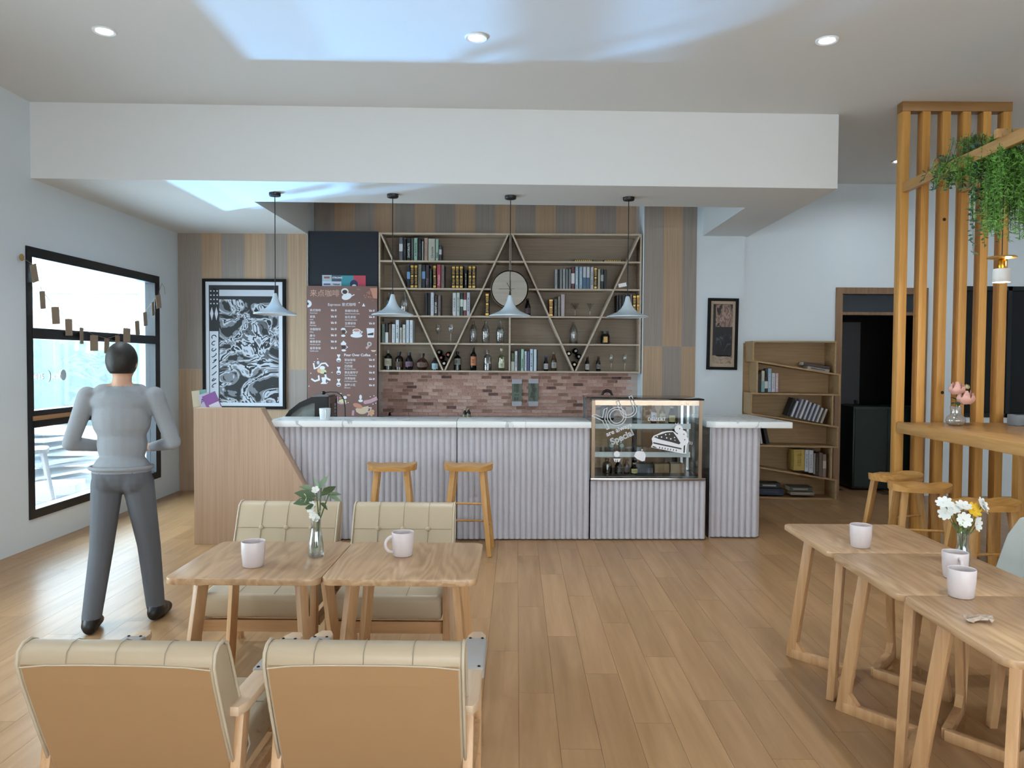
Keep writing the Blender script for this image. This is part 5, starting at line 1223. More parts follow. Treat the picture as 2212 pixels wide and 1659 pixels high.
def flower_mesh(name, mat, n, l, wd, cup):
    mb = MB()
    for k in range(n):
        a = 2 * PI * k / n; ca, sa = math.cos(a), math.sin(a); vs = []
        for s, q in ((.05, .25), (.4, .8), (.75, 1), (1, .5)):
            for e in (-1, 1): vs.append((s * l * ca - e * q * wd / 2 * sa, s * l * sa + e * q * wd / 2 * ca, cup * l * s * s))
        mb.add(vs, [(i * 2, i * 2 + 1, i * 2 + 3, i * 2 + 2) for i in range(3)])
    mb.ball((0, 0, .003), (l * .16, l * .16, l * .12), 8, 4)
    return mb.mesh(name, mat, 60)
G_VASE = glass('vase_glass', (0.94, 0.97, 0.97), refl=0.10)
# tall clear vase on the left table
p = at_z(683, 1204, TZ)
v = thing('flower_vase', 'slim clear vase with white blossoms and green leaves between the tables', 'vase', (p.x - .005, p.y + .02, TZ))
MB().lathe([(.0, .0), (.032, 0), (.035, .004), (.034, .05), (.026, .10), (.021, .135), (.024, .165), (.027, .175), (.0255, .175), (.0195, .135), (.0245, .10), (.032, .05), (.032, .012), (0, .012)], 24).build('glass_body', G_VASE, v, smooth=60)
MB().lathe([(0, .012), (.031, .013), (.032, .05), (.025, .095), (0, .095)], 20).build('water', glass('water', (0.93, 0.97, 0.97), refl=0.06), v, smooth=60)
stems = [((-.006, .0, .02), (.012, 0, .17), (.0, .0, .30)), ((0, .01, .02), (.018, 0, .17), (.055, .01, .28)), ((.004, -.01, .02), (.005, -.003, .17), (-.035, -.005, .255)), ((0, 0, .02), (.012, .01, .17), (.02, .01, .31))]
for s in stems: MB().tube(s, .0032, 6).build('stem', M_STEM, v, smooth=80)
L1, L2, L3 = leaf_mesh(.095, .042, M_LEAF), leaf_mesh(.075, .030, M_PALELEAF), leaf_mesh(.06, .034, M_LEAF)
for me, loc, d_ in ((L1, (.0, 0, .27), (-.9, -.3, .25)), (L1, (-.005, 0, .255), (-.8, -.5, -.05)), (L2, (.01, 0, .29), (-.2, 0, 1)), (L2, (.01, 0, .30), (.5, 0, .8)), (L2, (0, 0, .30), (-1, 0, .25)), (L1, (.02, 0, .27), (.8, -.2, .65)), (L2, (.04, .01, .275), (1, 0, .15)),
                    (L3, (.02, -.01, .24), (.8, -.5, -.3)), (L3, (0, -.01, .225), (-.5, -.6, .1)), (L3, (.015, 0, .20), (.2, -.8, .3)), (L2, (.05, .01, .27), (.9, -.2, -.2))): put('leaf', me, v, loc, d_, RND.choice((-1, 1)) * RND.uniform(.7, 1.2))
FM = flower_mesh('blossom', M_CREAM, 5, .022, .018, .35); FW = flower_mesh('blossom', M_WHITE, 5, .018, .016, .3)
for me, loc, d_ in ((FM, (-.050, -.012, .262), (-.5, -.8, .2)), (FM, (-.062, -.005, .255), (-.9, -.3, .2)), (FW, (-.018, -.02, .215), (-.2, -1, .2)), (FW, (-.008, -.025, .19), (.1, -1, .1)), (FW, (.004, -.02, .178), (.2, -1, .0)), (FW, (0, -.01, .30), (0, -.8, .6)), (FW, (-.012, -.02, .235), (-.2, -1, .2))):
    o = put('blossom', me, v, loc, (0, 1, 0)); o.rotation_euler = Vector(d_).to_track_quat('Z', 'Y').to_euler()
fern = MB()
for k in range(11):
    x = .012 + k * .007; z = .268 + .014 * math.sin(k * .3)
    for s in (-1, 1): fern.add([(x, -.012, z), (x + .008, -.012 - .003, z + s * (.030 - k * .0015)), (x + .003, -.012, z + s * .004)], [(0, 1, 2)])
fern.build('fern_frond', M_PALELEAF, v)
# daisies in a clear vase on the row of tables
p = at_z(2078, 1222, TZ)
v = thing('flower_vase', 'clear vase of white daisies and one yellow flower on the row of tables', 'vase', (p.x, p.y, TZ))
MB().lathe([(.0, .0), (.030, 0), (.033, .004), (.030, .06), (.022, .10), (.026, .145), (.0245, .145), (.0205, .10), (.028, .06), (.030, .01), (0, .01)], 24).build('glass_body', G_VASE, v, smooth=60)
heads = [(-.085, 0, .275, M_WHITE, (-.4, -.5, .8)), (-.075, .0, .232, M_WHITE, (-.8, -.5, .3)), (-.045, 0, .25, M_WHITE, (-.2, -.6, .8)), (.0, .0, .262, M_WHITE, (0, -.5, .9)), (.045, 0, .245, M_YEL, (.1, -.9, .5)), (.082, 0, .268, M_WHITE, (.5, -.7, .5)), (-.008, -.02, .205, M_WHITE, (-.1, -1, .3)), (.062, 0, .185, M_WHITE, (.6, -.9, .1)), (.09, .0, .255, M_WHITE, (.9, -.4, .3))]
fm = {M_WHITE: flower_mesh('blossom', M_WHITE, 8, .034, .020, .2), M_YEL: flower_mesh('blossom', M_YEL, 7, .034, .022, .25)}
for x, y, z, m, d_ in heads:
    MB().tube([(RND.uniform(-.012, .012), RND.uniform(-.01, .01), .012), (x * .18, y * .2, .13), (x * .6, y, z * .78), (x, y, z)], .0021, 5).build('stem', M_STEM, v, smooth=80)
    o = put('blossom', fm[m], v, (x, y, z), (0, 1, 0)); o.rotation_euler = Vector(d_).to_track_quat('Z', 'Y').to_euler()
L4 = leaf_mesh(.05, .008, plain('fine_leaf', '#6c8447', 0.6))
for k in range(26): put('leaf', L4, v, (RND.uniform(-.03, .03), RND.uniform(-.02, .02), RND.uniform(.13, .20)), (RND.uniform(-1, 1), RND.uniform(-.6, .3), RND.uniform(.2, 1.2)))

# ------------------------------------------------ saddle stools
M_STOOL = wood('stool_oak', '#b5823f', '#cf9c5a', 'X', across=22, along=2.0, rough=0.38, vary=0.05, ring=0.06)
M_STOOLLEG = wood('stool_leg_oak', '#b08042', '#c8985a', 'Z', across=26, along=1.8, rough=0.42, vary=0.05)
def stool(name='bar_stool', top=M_STOOL, leg=M_STOOLLEG):
    t = thing(name, 'stool', 'stool', (0, 0, 0), 0)
    A, B, n, m = .205, .150, 28, 7
    vs = []; fs = []
    def out(a):
        ca, sa = math.cos(a), math.sin(a); e = 2 / 2.6
        return A * math.copysign(abs(ca) ** e, ca), B * math.copysign(abs(sa) ** e, sa)
    def topz(x, y):   # saddle: dished on either side, ridge in the middle, raised ends
        u = x / A
        return .728 + .016 * abs(u) ** 3 - .014 * math.exp(-((abs(u) - .50) / .24) ** 2) * (1 - .3 * (y / B) ** 2) + .002
    vs.append((0, 0, topz(0, 0)))
    for i in range(1, m + 1):
        for k in range(n):
            x, y = out(2 * PI * k / n); f = i / m; vs.append((x * f, y * f, topz(x * f, y * f)))
    for k in range(n):
        x, y = out(2 * PI * k / n); vs.append((x * .985, y * .985, .690))
    base = 1 + m * n
    vs.append((0, 0, .690))
    for k in range(n): fs.append((0, 1 + k, 1 + (k + 1) % n))
    for i in range(m):
        for k in range(n): fs.append((1 + i * n + k, 1 + (i + 1) * n + k, 1 + (i + 1) * n + (k + 1) % n, 1 + i * n + (k + 1) % n))
    for k in range(n): fs.append((base + n, base + (k + 1) % n, base + k))
    MB().add(vs, fs).build('seat', top, t, smooth=35)
    for sx in (-1, 1):
        for sy in (-1, 1): MB().bar((sx * .190, sy * .165, 0), (sx * .118, sy * .088, .692), .034, .036, up=(1, 0, 0), w2=.042, h2=.044).build('leg', leg, t, bevel=.004)
    def lp(sx, sy, z): f = z / .692; return Vector((sx * (.190 - .072 * f), sy * (.165 - .077 * f), z))
    for sy, z in ((-1, .425), (1, .23)): MB().tube([lp(-1, sy, z), lp(1, sy, z)], .009, 8).build('stretcher', leg, t, smooth=60)
    for sx in (-1, 1): MB().tube([lp(sx, -1, .20), lp(sx, 1, .20)], .009, 8).build('stretcher', leg, t, smooth=60)
    return t
st = stool()
for i, (loc, rz, lb) in enumerate(((BR(-1.040, -.42), TH + .05, 'saddle bar stool at the counter behind the window-side armchair'), (BR(-.408, -.41), TH - .08, 'saddle bar stool at the counter with all its right legs in view'),
                                   (Vector((2.955, 5.90, 0)), .35, 'farthest of the three saddle stools beside the high table'), (Vector((2.885, 5.42, 0)), -.20, 'middle of the three saddle stools beside the high table'), (Vector((2.945, 4.77, 0)), .05, 'nearest of the three saddle stools beside the high table'))):
    place(st, i, (loc.x, loc.y, 0), rz, lb, 'saddle bar stools')
# ------------------------------------------------ grey upholstered chairs at the row of tables
M_GREYFAB = plain('grey_fabric', '#b4b5ae', 0.8, noise=0.05, nscale=120, bump=0.08, bscale=300)
def side_chair():
    t = thing('dining_chair', 'chair', 'chair', (0, 0, 0), 0, 'grey upholstered chairs')     # faces -X
    MB().prism([(-.25, -.235), (.22, -.22), (.25, -.18), (.25, .18), (.22, .22), (-.25, .235), (-.27, .20), (-.27, -.20)], 'Z', .385, .470).build('seat', M_GREYFAB, t, bevel=.018, seg=3)
    n, m = 9, 8; vs = []; fs = []
    for lay in (0, 1):
        for j in range(m):
            z = .45 + .37 * j / (m - 1); f = j / (m - 1)
            half = .225 * (1 - .10 * f - .22 * max(0, f - .7) / .3)
            for i in range(n):
                s = -1 + 2 * i / (n - 1)
                vs.append((.215 + .10 * f - .05 * s * s + (.045 if lay else 0), s * half, z - .012 * s * s * f))
    q = n * m
    for j in range(m - 1):
        for i in range(n - 1):
            a = j * n + i; fs += [(a, a + n, a + n + 1, a + 1), (q + a, q + a + 1, q + a + n + 1, q + a + n)]
    for j in range(m - 1): fs += [(j * n, q + j * n, q + (j + 1) * n, (j + 1) * n), (j * n + n - 1, (j + 1) * n + n - 1, q + (j + 1) * n + n - 1, q + j * n + n - 1)]
    for i in range(n - 1): fs += [(i, i + 1, q + i + 1, q + i), ((m - 1) * n + i, q + (m - 1) * n + i, q + (m - 1) * n + i + 1, (m - 1) * n + i + 1)]
    MB().add(vs, fs).build('backrest', M_GREYFAB, t, bevel=.012, seg=3, smooth=60)
    for y in (-.07, .07): MB().ball((.262, y, .66), (.008, .012, .012)).build('button', M_GREYFAB, t, smooth=80)
    for sx, sy in ((-1, -1), (-1, 1), (1, -1), (1, 1)): MB().bar((sx * .235 + (.04 if sx > 0 else 0), sy * .225, 0), (sx * .215, sy * .200, .388), .034, .034, up=(1, 0, 0), w2=.044, h2=.044).build('leg', M_TLEG, t, bevel=.003)
    for sy in (-1, 1): MB().box(-.21, .21, sy * .2 - .012, sy * .2 + .012, .335, .386).build('apron', M_TLEG, t)
    MB().box(-.227, -.203, -.2, .2, .335, .386).build('apron', M_TLEG, t)
    return t
ch = side_chair()
for i, (x, y, rz, lb) in enumerate(((2.335, 3.76, 0.0, 'grey upholstered chair tucked under the far oak table'), (2.335, 3.08, 0.0, 'grey upholstered chair tucked under the middle oak table'))):
    place(ch, i, (x, y, 0), rz, lb, 'grey upholstered chairs')
# ================================================================== HIGH TABLE, SLATTED SCREEN, HANGING PLANTS
M_PINE = wood('amber_pine', '#c68d45', '#dea659', 'Z', across=24, along=1.3, rough=0.42, vary=0.08)
M_PINEX = wood('amber_pine_flat', '#b98a50', '#d1a265', 'Y', across=24, along=1.3, rough=0.28, vary=0.04)
YSC = 6.25
sc = thing('slat_screen', 'floor to ceiling screen of six amber wooden slats', 'screen', (0, 0, 0))
xs = [3.122 + .1635 * k for k in range(6)]
for x in xs: MB().box(x, x + .066, YSC, YSC + .085, 0, ZC - .078).build('slat', M_PINE, sc, bevel=.004)
MB().box(3.118, 4.01, YSC - .003, YSC + .088, ZC - .078, ZC - .001).build('top_rail', wood('amber_pine_rail', '#8a6236', '#9d7444', 'X', across=24, along=1.3), sc, bevel=.003)
for x, z in ((xs[2] + .03, at_y(2040, 474, YSC).z), (xs[2] + .048, at_y(2037, 848, YSC).z)):
    MB().lathe([(0, 0), (.014, 0), (.012, .002), (0, .002)], 10).move(Matrix.Translation((x, YSC - .001, z)) @ Matrix.Rotation(PI / 2, 4, 'X')).build('knot', colour('#2b1c10', 0.7), sc)
ht = thing('high_table', 'long amber wooden high table meeting the slatted screen', 'table', (0, 0, 0))
MB().prism([(3.098, 6.19), (3.14, 6.235), (4.12, 6.235), (4.12, 2.9), (3.098, 2.9)], 'Z', 1.030, 1.112).build('table_top', M_PINEX, ht, bevel=.006)
for x, y in ((3.92, 5.9), (3.30, 3.05), (3.92, 3.05)): MB().box(x - .04, x + .04, y - .04, y + .04, 0, 1.03).build('leg', M_PINE, ht, bevel=.004)
MB().box(3.34, 3.88, 3.03, 3.07, .2, .26).build('stretcher', M_PINE, ht)
# overhead plant rack
rk = thing('plant_rack', 'overhead wooden plank rack running from the screen above the high table', 'rack', (0, 0, 0))
for x in (3.155, 3.62): MB().box(x - .022, x + .022, 2.9, YSC - .001, 2.985, 3.065).build('plank', M_PINEX, rk, bevel=.003)
for y in (5.75, 5.02, 4.3, 3.6): MB().box(3.115, 3.68, y - .022, y + .022, 3.066, 3.125).build('cross_bar', wood('amber_pine_cross', '#b98a55', '#cda06a', 'X', across=24, along=1.3), rk, bevel=.004)
for x in (3.155, 3.62): MB().box(x - .03, x + .03, 2.84, 2.90, 0, 3.3).build('post', M_PINE, rk)
# pendant lamp among the plants
p = at_y(2163, 610, 5.0)
pl = thing('plant_pendant', 'small white cylinder pendant with brass neck and disc below the ferns', 'pendant lamp', (p.x, 5.0, p.z))
MB().lathe([(.044, .004), (.050, .0), (.052, .004), (.050, .082), (.046, .088), (.02, .09), (0, .09)], 28).build('shade', plain('white_shade', '#d8d4d0', 0.5), pl, smooth=40)
MB().lathe([(0, .006), (.044, .006), (.044, .009), (0, .009)], 24).build('lamp_disc', glow('warm_lamp_disc', (1.0, 0.82, 0.62), 9.0), pl)
MB().lathe([(0, .09), (.022, .09), (.024, .10), (.024, .135), (.018, .15), (0, .15)], 20).build('brass_neck', plain('brass', '#c98f32', 0.25, 1.0), pl, smooth=40)
MB().lathe([(0, .150), (.085, .158), (.088, .163), (.08, .168), (0, .166)], 32).build('disc', plain('gold_disc', '#d9b877', 0.3, 0.7), pl, smooth=50)
MB().tube([(0, 0, .165), (0, 0, 2.984 - p.z)], .003, 6).build('cord', M_BLK, pl)
l = bpy.data.lights.new('lamp', 'POINT'); l.energy = 6; l.color = (1.0, .75, .45); l.shadow_soft_size = .04
lo = bpy.data.objects.new('lamp', l); COL.objects.link(lo); lo.parent = pl; lo.location = (0, 0, -.03)
l = bpy.data.lights.new('lamp', 'POINT'); l.energy = 1.2; l.color = (1.0, .72, .35); l.shadow_soft_size = .02
lo = bpy.data.objects.new('lamp', l); COL.objects.link(lo); lo.parent = pl; lo.location = (.04, 0, .125)
# hanging plants
FERN = plain('fern_green', '#70a846', 0.6, noise=0.35, nscale=9)
EUCA = plain('dusty_green', '#4f7058', 0.6, noise=0.3, nscale=12)
def hanging_plant(loc, label, mat, strands, length, spread, leaf, fine, seed, up=.08, lean=(0, 0)):
    r = random.Random(seed)
    t = thing('hanging_plant', label, 'plant', loc, 0, 'plants hanging from the overhead rack')
    st_, lv = MB(), MB()
    for s in range(strands):
        a = r.uniform(0, 2 * PI); rad = spread * r.uniform(.25, 1); L = length * r.uniform(.45, 1.0)
        x, y, z = r.uniform(-.06, .06), r.uniform(-.06, .06), 0
        pts = []
        for k in range(9):
            f = k / 8
            pts.append(Vector((x + rad * math.cos(a) * (1 - math.exp(-3 * f)) + lean[0] * f, y + rad * math.sin(a) * (1 - math.exp(-3 * f)) + lean[1] * f, z + up * math.sin(min(1, f * 4) * PI) - L * f ** 1.25)))
        st_.tube(pts, .0018, 4, caps=False)
        n = int(L * fine)
        for k in range(n):
            f = (k + r.random()) / n * 8; i = min(7, int(f)); c = pts[i].lerp(pts[i + 1], f - i)
            d = Vector((r.gauss(0, 1), r.gauss(0, 1), r.gauss(-.15, .7))).normalized(); sd = d.cross(Vector((r.gauss(0, 1), r.gauss(0, 1), r.gauss(0, 1)))).normalized()
            l_ = leaf[0] * r.uniform(.6, 1.3); w_ = leaf[1] * r.uniform(.7, 1.2)
            lv.add([c, c + d * l_ * .5 + sd * w_ * .5, c + d * l_, c + d * l_ * .5 - sd * w_ * .5], [(0, 1, 2, 3)])
    st_.build('vine_stem', M_STEM, t)
    tag(lv.build('foliage', mat, t), kind='stuff')
RZ = 3.067
hanging_plant((3.23, 5.10, RZ), 'fluffy green fern hanging thickly in front of the lamp', FERN, 90, .66, .17, (.036, .0065), 270, 1, lean=(.02, -.05))
hanging_plant((3.36, 4.86, RZ), 'fluffy green fern hanging beside the lamp at the frame edge', FERN, 90, .66, .19, (.036, .0065), 270, 2)
hanging_plant((3.20, 5.33, RZ), 'dark leafy vine trailing left of the ferns', EUCA, 16, .74, .10, (.034, .018), 75, 3, lean=(.0, -.06))
hanging_plant((3.17, 5.66, RZ), 'small sprawling fern perched on the rack nearest the screen', EUCA, 16, .22, .16, (.040, .016), 110, 4, up=.07)
hanging_plant((3.20, 5.42, RZ), 'bushy green fern climbing over the rack plank', FERN, 46, .22, .22, (.036, .0065), 300, 5, up=.14)
# roses in a bulb vase
p = at_z(2064, 919, 1.1125)
v = thing('rose_vase', 'round glass vase with pink roses on the high table', 'vase', (p.x, p.y, 1.1125))
MB().lathe([(0, 0), (.045, .0), (.065, .015), (.072, .04), (.062, .068), (.040, .085), (.036, .10), (.042, .15), (.0405, .15), (.0345, .10), (.038, .085), (.059, .066), (.069, .04), (.062, .016), (.042, .004), (0, .004)], 28).build('glass_body', glass('smoky_vase_glass', (0.86, 0.85, 0.83), refl=0.12, milky=0.12), v, smooth=60)
M_ROSE = plain('pink_petal', '#e8b3a6', 0.6, noise=0.08, nscale=30); M_BUD = plain('cream_bud', '#d9c798', 0.6)
def rose(c, r, mat, name):
    mb = MB(); rr_ = random.Random(int(r * 1e4))
    for lay, (n, f, h_) in enumerate(((6, 1.0, .55), (5, .78, .72), (4, .52, .85))):
        for k in range(n):
            a = 2 * PI * (k + lay * .4) / n; vs = []
            for j in range(4):
                s = j / 3
                for i in (-1, 0, 1):
                    b = a + i * .62 * math.sin(PI * min(1, .25 + s * .6)); q = r * f * (0.30 + .70 * math.sin(PI * (.10 + .58 * s))) * (1 + .12 * (i == 0))
                    vs.append((c[0] + q * math.cos(b), c[1] + q * math.sin(b), c[2] - r * .7 + r * 1.9 * h_ * s + rr_.uniform(-.004, .004)))
            mb.add(vs, [(j * 3 + i, j * 3 + i + 1, j * 3 + i + 4, j * 3 + i + 3) for j in range(3) for i in range(2)])
    mb.ball(c, (r * .45, r * .45, r * .5), 8, 6)
    mb.build(name, mat, v, smooth=60)
rose((.004, 0, .285), .060, M_ROSE, 'rose'); rose((.058, -.03, .215), .066, M_ROSE, 'rose'); rose((.085, .01, .300), .022, M_BUD, 'rosebud')
for s in (((.0, 0, .02), (-.005, 0, .14), (.004, 0, .265)), ((.01, 0, .02), (.01, 0, .14), (.05, -.02, .205)), ((-.01, 0, .02), (.01, 0, .15), (.070, .01, .285))): MB().tube(s, .003, 6).build('stem', M_STEM, v, smooth=80)
LR = leaf_mesh(.06, .038, plain('rose_leaf', '#2f4a33', 0.5))
for loc, d_ in (((0, 0, .20), (-.9, -.2, .5)), ((0, 0, .18), (-.8, -.5, -.1)), ((.0, -.01, .185), (-.3, -.8, -.3)), ((.01, 0, .19), (.6, -.6, -.3))): put('leaf', LR, v, loc, d_)
# tissue box and napkin holder further along the table
p = at_z(2199, 919, 1.1125)
t = thing('napkin_box', 'grey napkin box on the high table', 'box', (p.x + .02, p.y, 1.1125))
MB().box(-.07, .09, -.05, .06, 0, .085).build('body', plain('grey_card', '#7f878f', 0.6), t, bevel=.004); MB().box(-.04, .06, -.02, .03, .0855, .088).build('slot', colour('#3b4046'), t)
# ================================================================== GARLAND AND THE VIEW OUT OF THE WINDOW
XG = XL + .03
gl = thing('card_garland', 'string of small brown paper cards drooping across the window', 'garland', (0, 0, 0))
cards = [(71, 584, .55), (91, 642, .2), (119, 676, .15), (148, 702, .08), (176, 721, .04), (203, 737, 0), (231, 744, -.15), (254, 738, -.1), (274, 722, -.05), (296, 706, .2), (313, 687, .25), (330, 665, .3), (341, 650, .3)]
pts = [at_x(46, 556, XG)] + [at_x(u, v - 13, XG) for u, v, _ in cards] + [at_x(350, 612, XG)]
MB().tube(pts, .0022, 5).build('string', plain('twine', '#9a8a70', 0.8), gl, smooth=80)
cw = plain('kraft_card', '#9b8874', 0.8, noise=0.12, nscale=20)
for u, v, rot in cards:
    c = at_x(u, v - 12, XG + .003)
    o = MB().box(-.001, .001, -.050, .050, -.145, .004).build('paper_card', cw, gl, loc=c); o.rotation_euler = (rot * .55, 0, RND.uniform(-.25, .25))
c = at_x(47, 556, XG)
MB().ball((c.x, c.y, c.z), (.012, .028, .03), 8, 5).build('bow', plain('jute_bow', '#a58a55', 0.8), gl, smooth=60)
MB().tube([at_x(350, 612, XG), at_x(355, 622, XG), at_x(357, 636, XG)], .0022, 5).build('string_end', plain('twine', '#9a8a70', 0.8), gl)

struct('ground', MB().box(-30, XL - .22, -6, 34, -.16, -.02), plain('pale_paving', '#c9cdd2', 0.8), 'pale ground outside the window')
# pale plastic sheet hung outside
tp = thing('plastic_sheet', 'pale turquoise plastic sheet hanging outside the window', 'sheet', (-9.8, 12.0, 0))
n, m = 90, 8; vs = []; fs = []
for j in range(m):
    for i in range(n):
        y = 12.0 * i / (n - 1); z = 0.0 + 2.02 * j / (m - 1)
        vs.append((.10 * math.sin(y * 5.2 + .7 * math.sin(y * 2.1)) * (1.15 - .4 * j / m) + .05 * math.sin(y * 13 + j * .5), y, z))
for j in range(m - 1):
    for i in range(n - 1): fs.append((j * n + i, j * n + i + 1, (j + 1) * n + i + 1, (j + 1) * n + i))
o = MB().add(vs, fs).build('sheet', plain('turquoise_plastic', '#7c9597', 0.45), tp, smooth=80)
o.modifiers.new('thick', 'SOLIDIFY').thickness = .004
MB().tube([(0, -.1, 2.03), (0, 12.1, 2.03)], .015, 8).build('rail', plain('white_rail_out', '#cfd6da', 0.5), tp)
for y in (0, 4, 8, 12): MB().tube([(0.02, y, 0), (0.02, y, 2.03)], .015, 8).build('post', plain('white_rail_out', '#cfd6da', 0.5), tp)
t = thing('roof_edge', 'pale low building beyond the plastic sheet', 'building', (-17, 24, 0))
MB().box(-8, 8, 0, 4, 0, 3.6).build('wall', plain('white_building', '#dfe5e8', 0.8), t); MB().box(-8.3, 8.3, -.3, 4.3, 3.6, 3.8).build('roof', plain('grey_roof', '#c3ccd2', 0.8), t)
for k in range(4): MB().box(-6 + k * 3.6, -4.8 + k * 3.6, -.02, 0, 1.2, 2.6).build('window', plain('pale_window', '#b5c5cf', 0.3), t)
# white stool outside
M_WSTOOL = wood('whitewashed_wood', '#b9b4b8', '#cfcace', 'Z', rough=0.6)
ws = stool('garden_stool', M_WSTOOL, M_WSTOOL)
ws.location = (-4.74, 7.28, -.02); ws.rotation_euler = (0, 0, 1.25)
tag(ws, 'whitewashed wooden stool standing outside the window', 'stool')
# boxes and loose boards outside
for k, (x, y, sx, sy, h, c, rz, lb) in enumerate(((-5.05, 8.15, .30, .22, .26, '#d9dde4', .3, 'white carton on the ground outside behind the stool'), (-5.35, 7.55, .26, .2, .22, '#c4cbd6', -.4, 'pale blue carton outside'),
                                                  (-4.95, 6.75, .2, .18, .2, '#d7d3d6', .1, 'white carton with pink corner outside the window'))):
    t = thing('carton', lb, 'box', (x, y, -.019), rz)
    MB().box(-sx, sx, -sy, sy, 0, h).build('body', colour(c, .7), t, bevel=.004)
    MB().box(-sx * .98, sx * .98, -.02, .02, h, h + .002).build('tape', colour('#b9b2a4', .5), t)
    MB().box(sx * .4, sx + .002, -sy - .002, -sy + .02, .02, h * .6).build('print', colour('#c0506a' if k == 2 else '#9aa4b4'), t)
rr = random.Random(5)
for k in range(9):
    t = thing('foam_board', '%s of the loose white boards piled outside the window' % ORD[k], 'board', (-5.75 + rr.uniform(-.2, .2), 9.3 + rr.uniform(-.3, .4), .0 + .085 * k), rr.uniform(-.5, .5), 'boards piled outside')
    t.rotation_euler = (rr.uniform(-.04, .04), rr.uniform(-.04, .04), rr.uniform(-.5, .5))
    MB().box(-.35, .35, -.5, .5, 0, .03).build('slab', colour(('#d3dae2', '#bcc8d6', '#e0e4e8')[k % 3], .7), t)
    MB().box(-.35, -.345, -.5, .5, .03, .034).build('edge_tape', colour('#9fb0c4', .7), t)
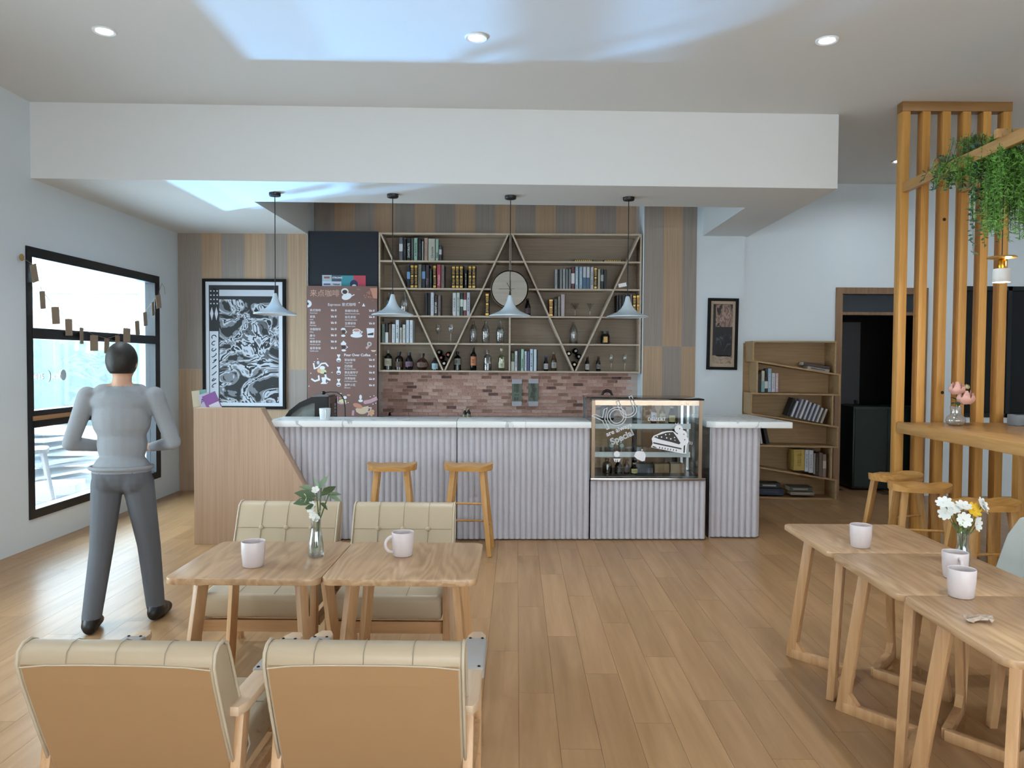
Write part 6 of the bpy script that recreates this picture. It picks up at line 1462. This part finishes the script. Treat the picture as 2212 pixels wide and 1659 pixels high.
# ================================================================== PERSON STANDING BY THE WINDOW
def capsule(mb, p, q, r0, r1, n=14, sq=1.0):
    p, q = Vector(p), Vector(q); t = (q - p).normalized()
    pts, rs = [], []
    for k in range(5):
        a = PI / 2 * (1 - k / 4); pts.append(p - t * r0 * math.sin(a)); rs.append(max(r0 * math.cos(a), 1e-4))
    for k in range(5):
        a = PI / 2 * k / 4; pts.append(q + t * r1 * math.sin(a)); rs.append(max(r1 * math.cos(a), 1e-4))
    mb.tube(pts, rs, n)
def person():
    t = thing('person', 'person in grey clothes and black shoes standing by the window, back turned', 'person', (-2.335, 4.475, 0), .18)
    mb = MB()
    # legs apart (local: faces +Y)
    for s, hx, fx, fy in ((-1, -.085, -.145, -.10), (1, .085, .150, .10)):
        hip, knee, ank = (hx, 0, .86), ((hx + fx) / 2 * 1.02, fy * .45 + .035, .47), (fx, fy, .085)
        capsule(mb, hip, knee, .090, .066); capsule(mb, knee, ank, .066, .054)
        mb.ball((fx + s * .012, fy + .045, .048), (.050, .115, .046), 14, 8); mb.ball((fx + s * .02, fy + .12, .036), (.047, .06, .036), 12, 8); mb.ball((fx, fy - .03, .05), (.042, .05, .05), 12, 8)
    # trunk
    mb.ball((0, -.015, .93), (.165, .125, .125), 18, 10); mb.ball((-.07, -.045, .90), (.085, .085, .10), 12, 8); mb.ball((.07, -.045, .90), (.085, .085, .10), 12, 8)
    mb.ball((0, .0, 1.09), (.140, .105, .16), 18, 10); mb.ball((0, -.005, 1.24), (.165, .115, .17), 18, 10); mb.ball((0, -.015, 1.34), (.175, .095, .085), 18, 10)
    capsule(mb, (-.10, -.01, 1.395), (.10, -.01, 1.395), .052, .052)
    capsule(mb, (0, -.012, 1.38), (0, .012, 1.49), .058, .052)
    # head with face, turned a little to the window
    mb.ball((0, .015, 1.575), (.074, .094, .105), 18, 14); mb.ball((0, .035, 1.525), (.056, .070, .065), 14, 10); mb.ball((0, .100, 1.490), (.022, .02, .018), 10, 6)
    mb.ball((0, .117, 1.555), (.013, .020, .024), 10, 6); mb.ball((0, .098, 1.60), (.05, .016, .014), 10, 6); mb.ball((0, .103, 1.515), (.024, .012, .010), 10, 6)
    for s in (-1, 1): mb.ball((s * .077, .005, 1.562), (.010, .020, .030), 10, 6)
    # arms bent, hands meeting in front of the waist
    for s in (-1, 1):
        sh, el, wr = (s * .185, -.01, 1.375), (s * .285, .0, 1.095), (s * .105, .215, 1.045)
        capsule(mb, sh, el, .056, .044); capsule(mb, el, wr, .045, .029)
        pa = Vector(wr) + Vector((-s * .035, .02, -.005)); mb.ball(tuple(pa), (.046, .030, .022), 12, 8)
        for k in range(4):
            b = pa + Vector((-s * .030, .012 - .004 * k, .020 - .0135 * k)); L_ = (.030, .034, .032, .025)[k]
            m1 = b + Vector((-s * L_, .006, -.004)); m2 = m1 + Vector((-s * L_ * .65, -.010, -.008)); m3 = m2 + Vector((-s * L_ * .3, -.016, -.006))
            capsule(mb, b, m1, .0095, .0088, 8); capsule(mb, m1, m2, .0088, .008, 8); capsule(mb, m2, m3, .008, .0072, 8)
        th0 = pa + Vector((s * .005, .012, .018)); th1 = th0 + Vector((-s * .028, .012, .020)); capsule(mb, th0, th1, .011, .0095, 8); capsule(mb, th1, th1 + Vector((-s * .024, .002, .004)), .0095, .008, 8)
    me = mb.mesh('body_draft', None)
    d = bpy.data.objects.new('body_draft', me); COL.objects.link(d)
    rm = d.modifiers.new('r', 'REMESH'); rm.mode = 'VOXEL'; rm.voxel_size = .007
    sm = d.modifiers.new('s', 'SMOOTH'); sm.factor = .5; sm.iterations = 10
    dg = bpy.context.evaluated_depsgraph_get(); dg.update()
    out = bpy.data.meshes.new_from_object(d.evaluated_get(dg), depsgraph=dg); out.name = 'body'
    bpy.data.objects.remove(d)
    out.materials.clear()
    for m_ in (plain('skin', '#c49a80', 0.55), plain('grey_shirt', '#8c8f93', 0.85, noise=0.06, nscale=60, bump=0.15, bscale=35), plain('grey_trousers', '#5d6066', 0.85, noise=0.06, nscale=60, bump=0.12, bscale=30), plain('black_shoe', '#131416', 0.4)): out.materials.append(m_)
    for p in out.polygons:
        c = p.center; p.use_smooth = True
        p.material_index = 3 if c.z < .09 else 2 if c.z < .93 and abs(c.x) < .27 and c.y < .16 else 0 if (c.z > 1.435 and abs(c.x) < .075) or c.z > 1.47 or (c.y > .185 and c.z < 1.2) else 1
    link('body', out, t)
    # hair: short dark crop
    vs = []; fs = []; hb = MB().ball((0, .002, 1.585), (.086, .103, .110), 22, 16)
    keep = [k for k, f in enumerate(hb.f) if all((hb.v[i][1] < .045 and hb.v[i][2] > 1.50) or hb.v[i][2] > 1.625 for i in f)]
    hm = MB(); hm.v = hb.v; hm.f = [hb.f[k] for k in keep]
    o = hm.build('hair', plain('dark_hair', '#17130f', 0.5, bump=0.3, bscale=160), t, smooth=80); sd = o.modifiers.new('thick', 'SOLIDIFY'); sd.thickness = .012; sd.offset = -1
    for s in (-1, 1):
        e = MB().ball((s * .031, .098, 1.572), (.012, .010, .010), 10, 8).build('eye', plain('eye_white', '#d9d6d0', 0.3), t, smooth=80)
        MB().ball((s * .031, .106, 1.572), (.005, .004, .005), 8, 6).build('iris', plain('iris_brown', '#2a1a10', 0.2), e, smooth=80)
    MB().ball((0, .113, 1.514), (.020, .005, .004), 10, 6).build('lips', plain('lips', '#a8705f', 0.5), t, smooth=80)
    MB().tube([(.168 * math.cos(a), -.02 + .128 * math.sin(a), .955) for a in [2 * PI * k / 28 for k in range(28)]], .013, 6, closed=True).build('shirt_hem', plain('grey_shirt', '#8c8f93', 0.85), t, smooth=80)
person()
finish_texts()
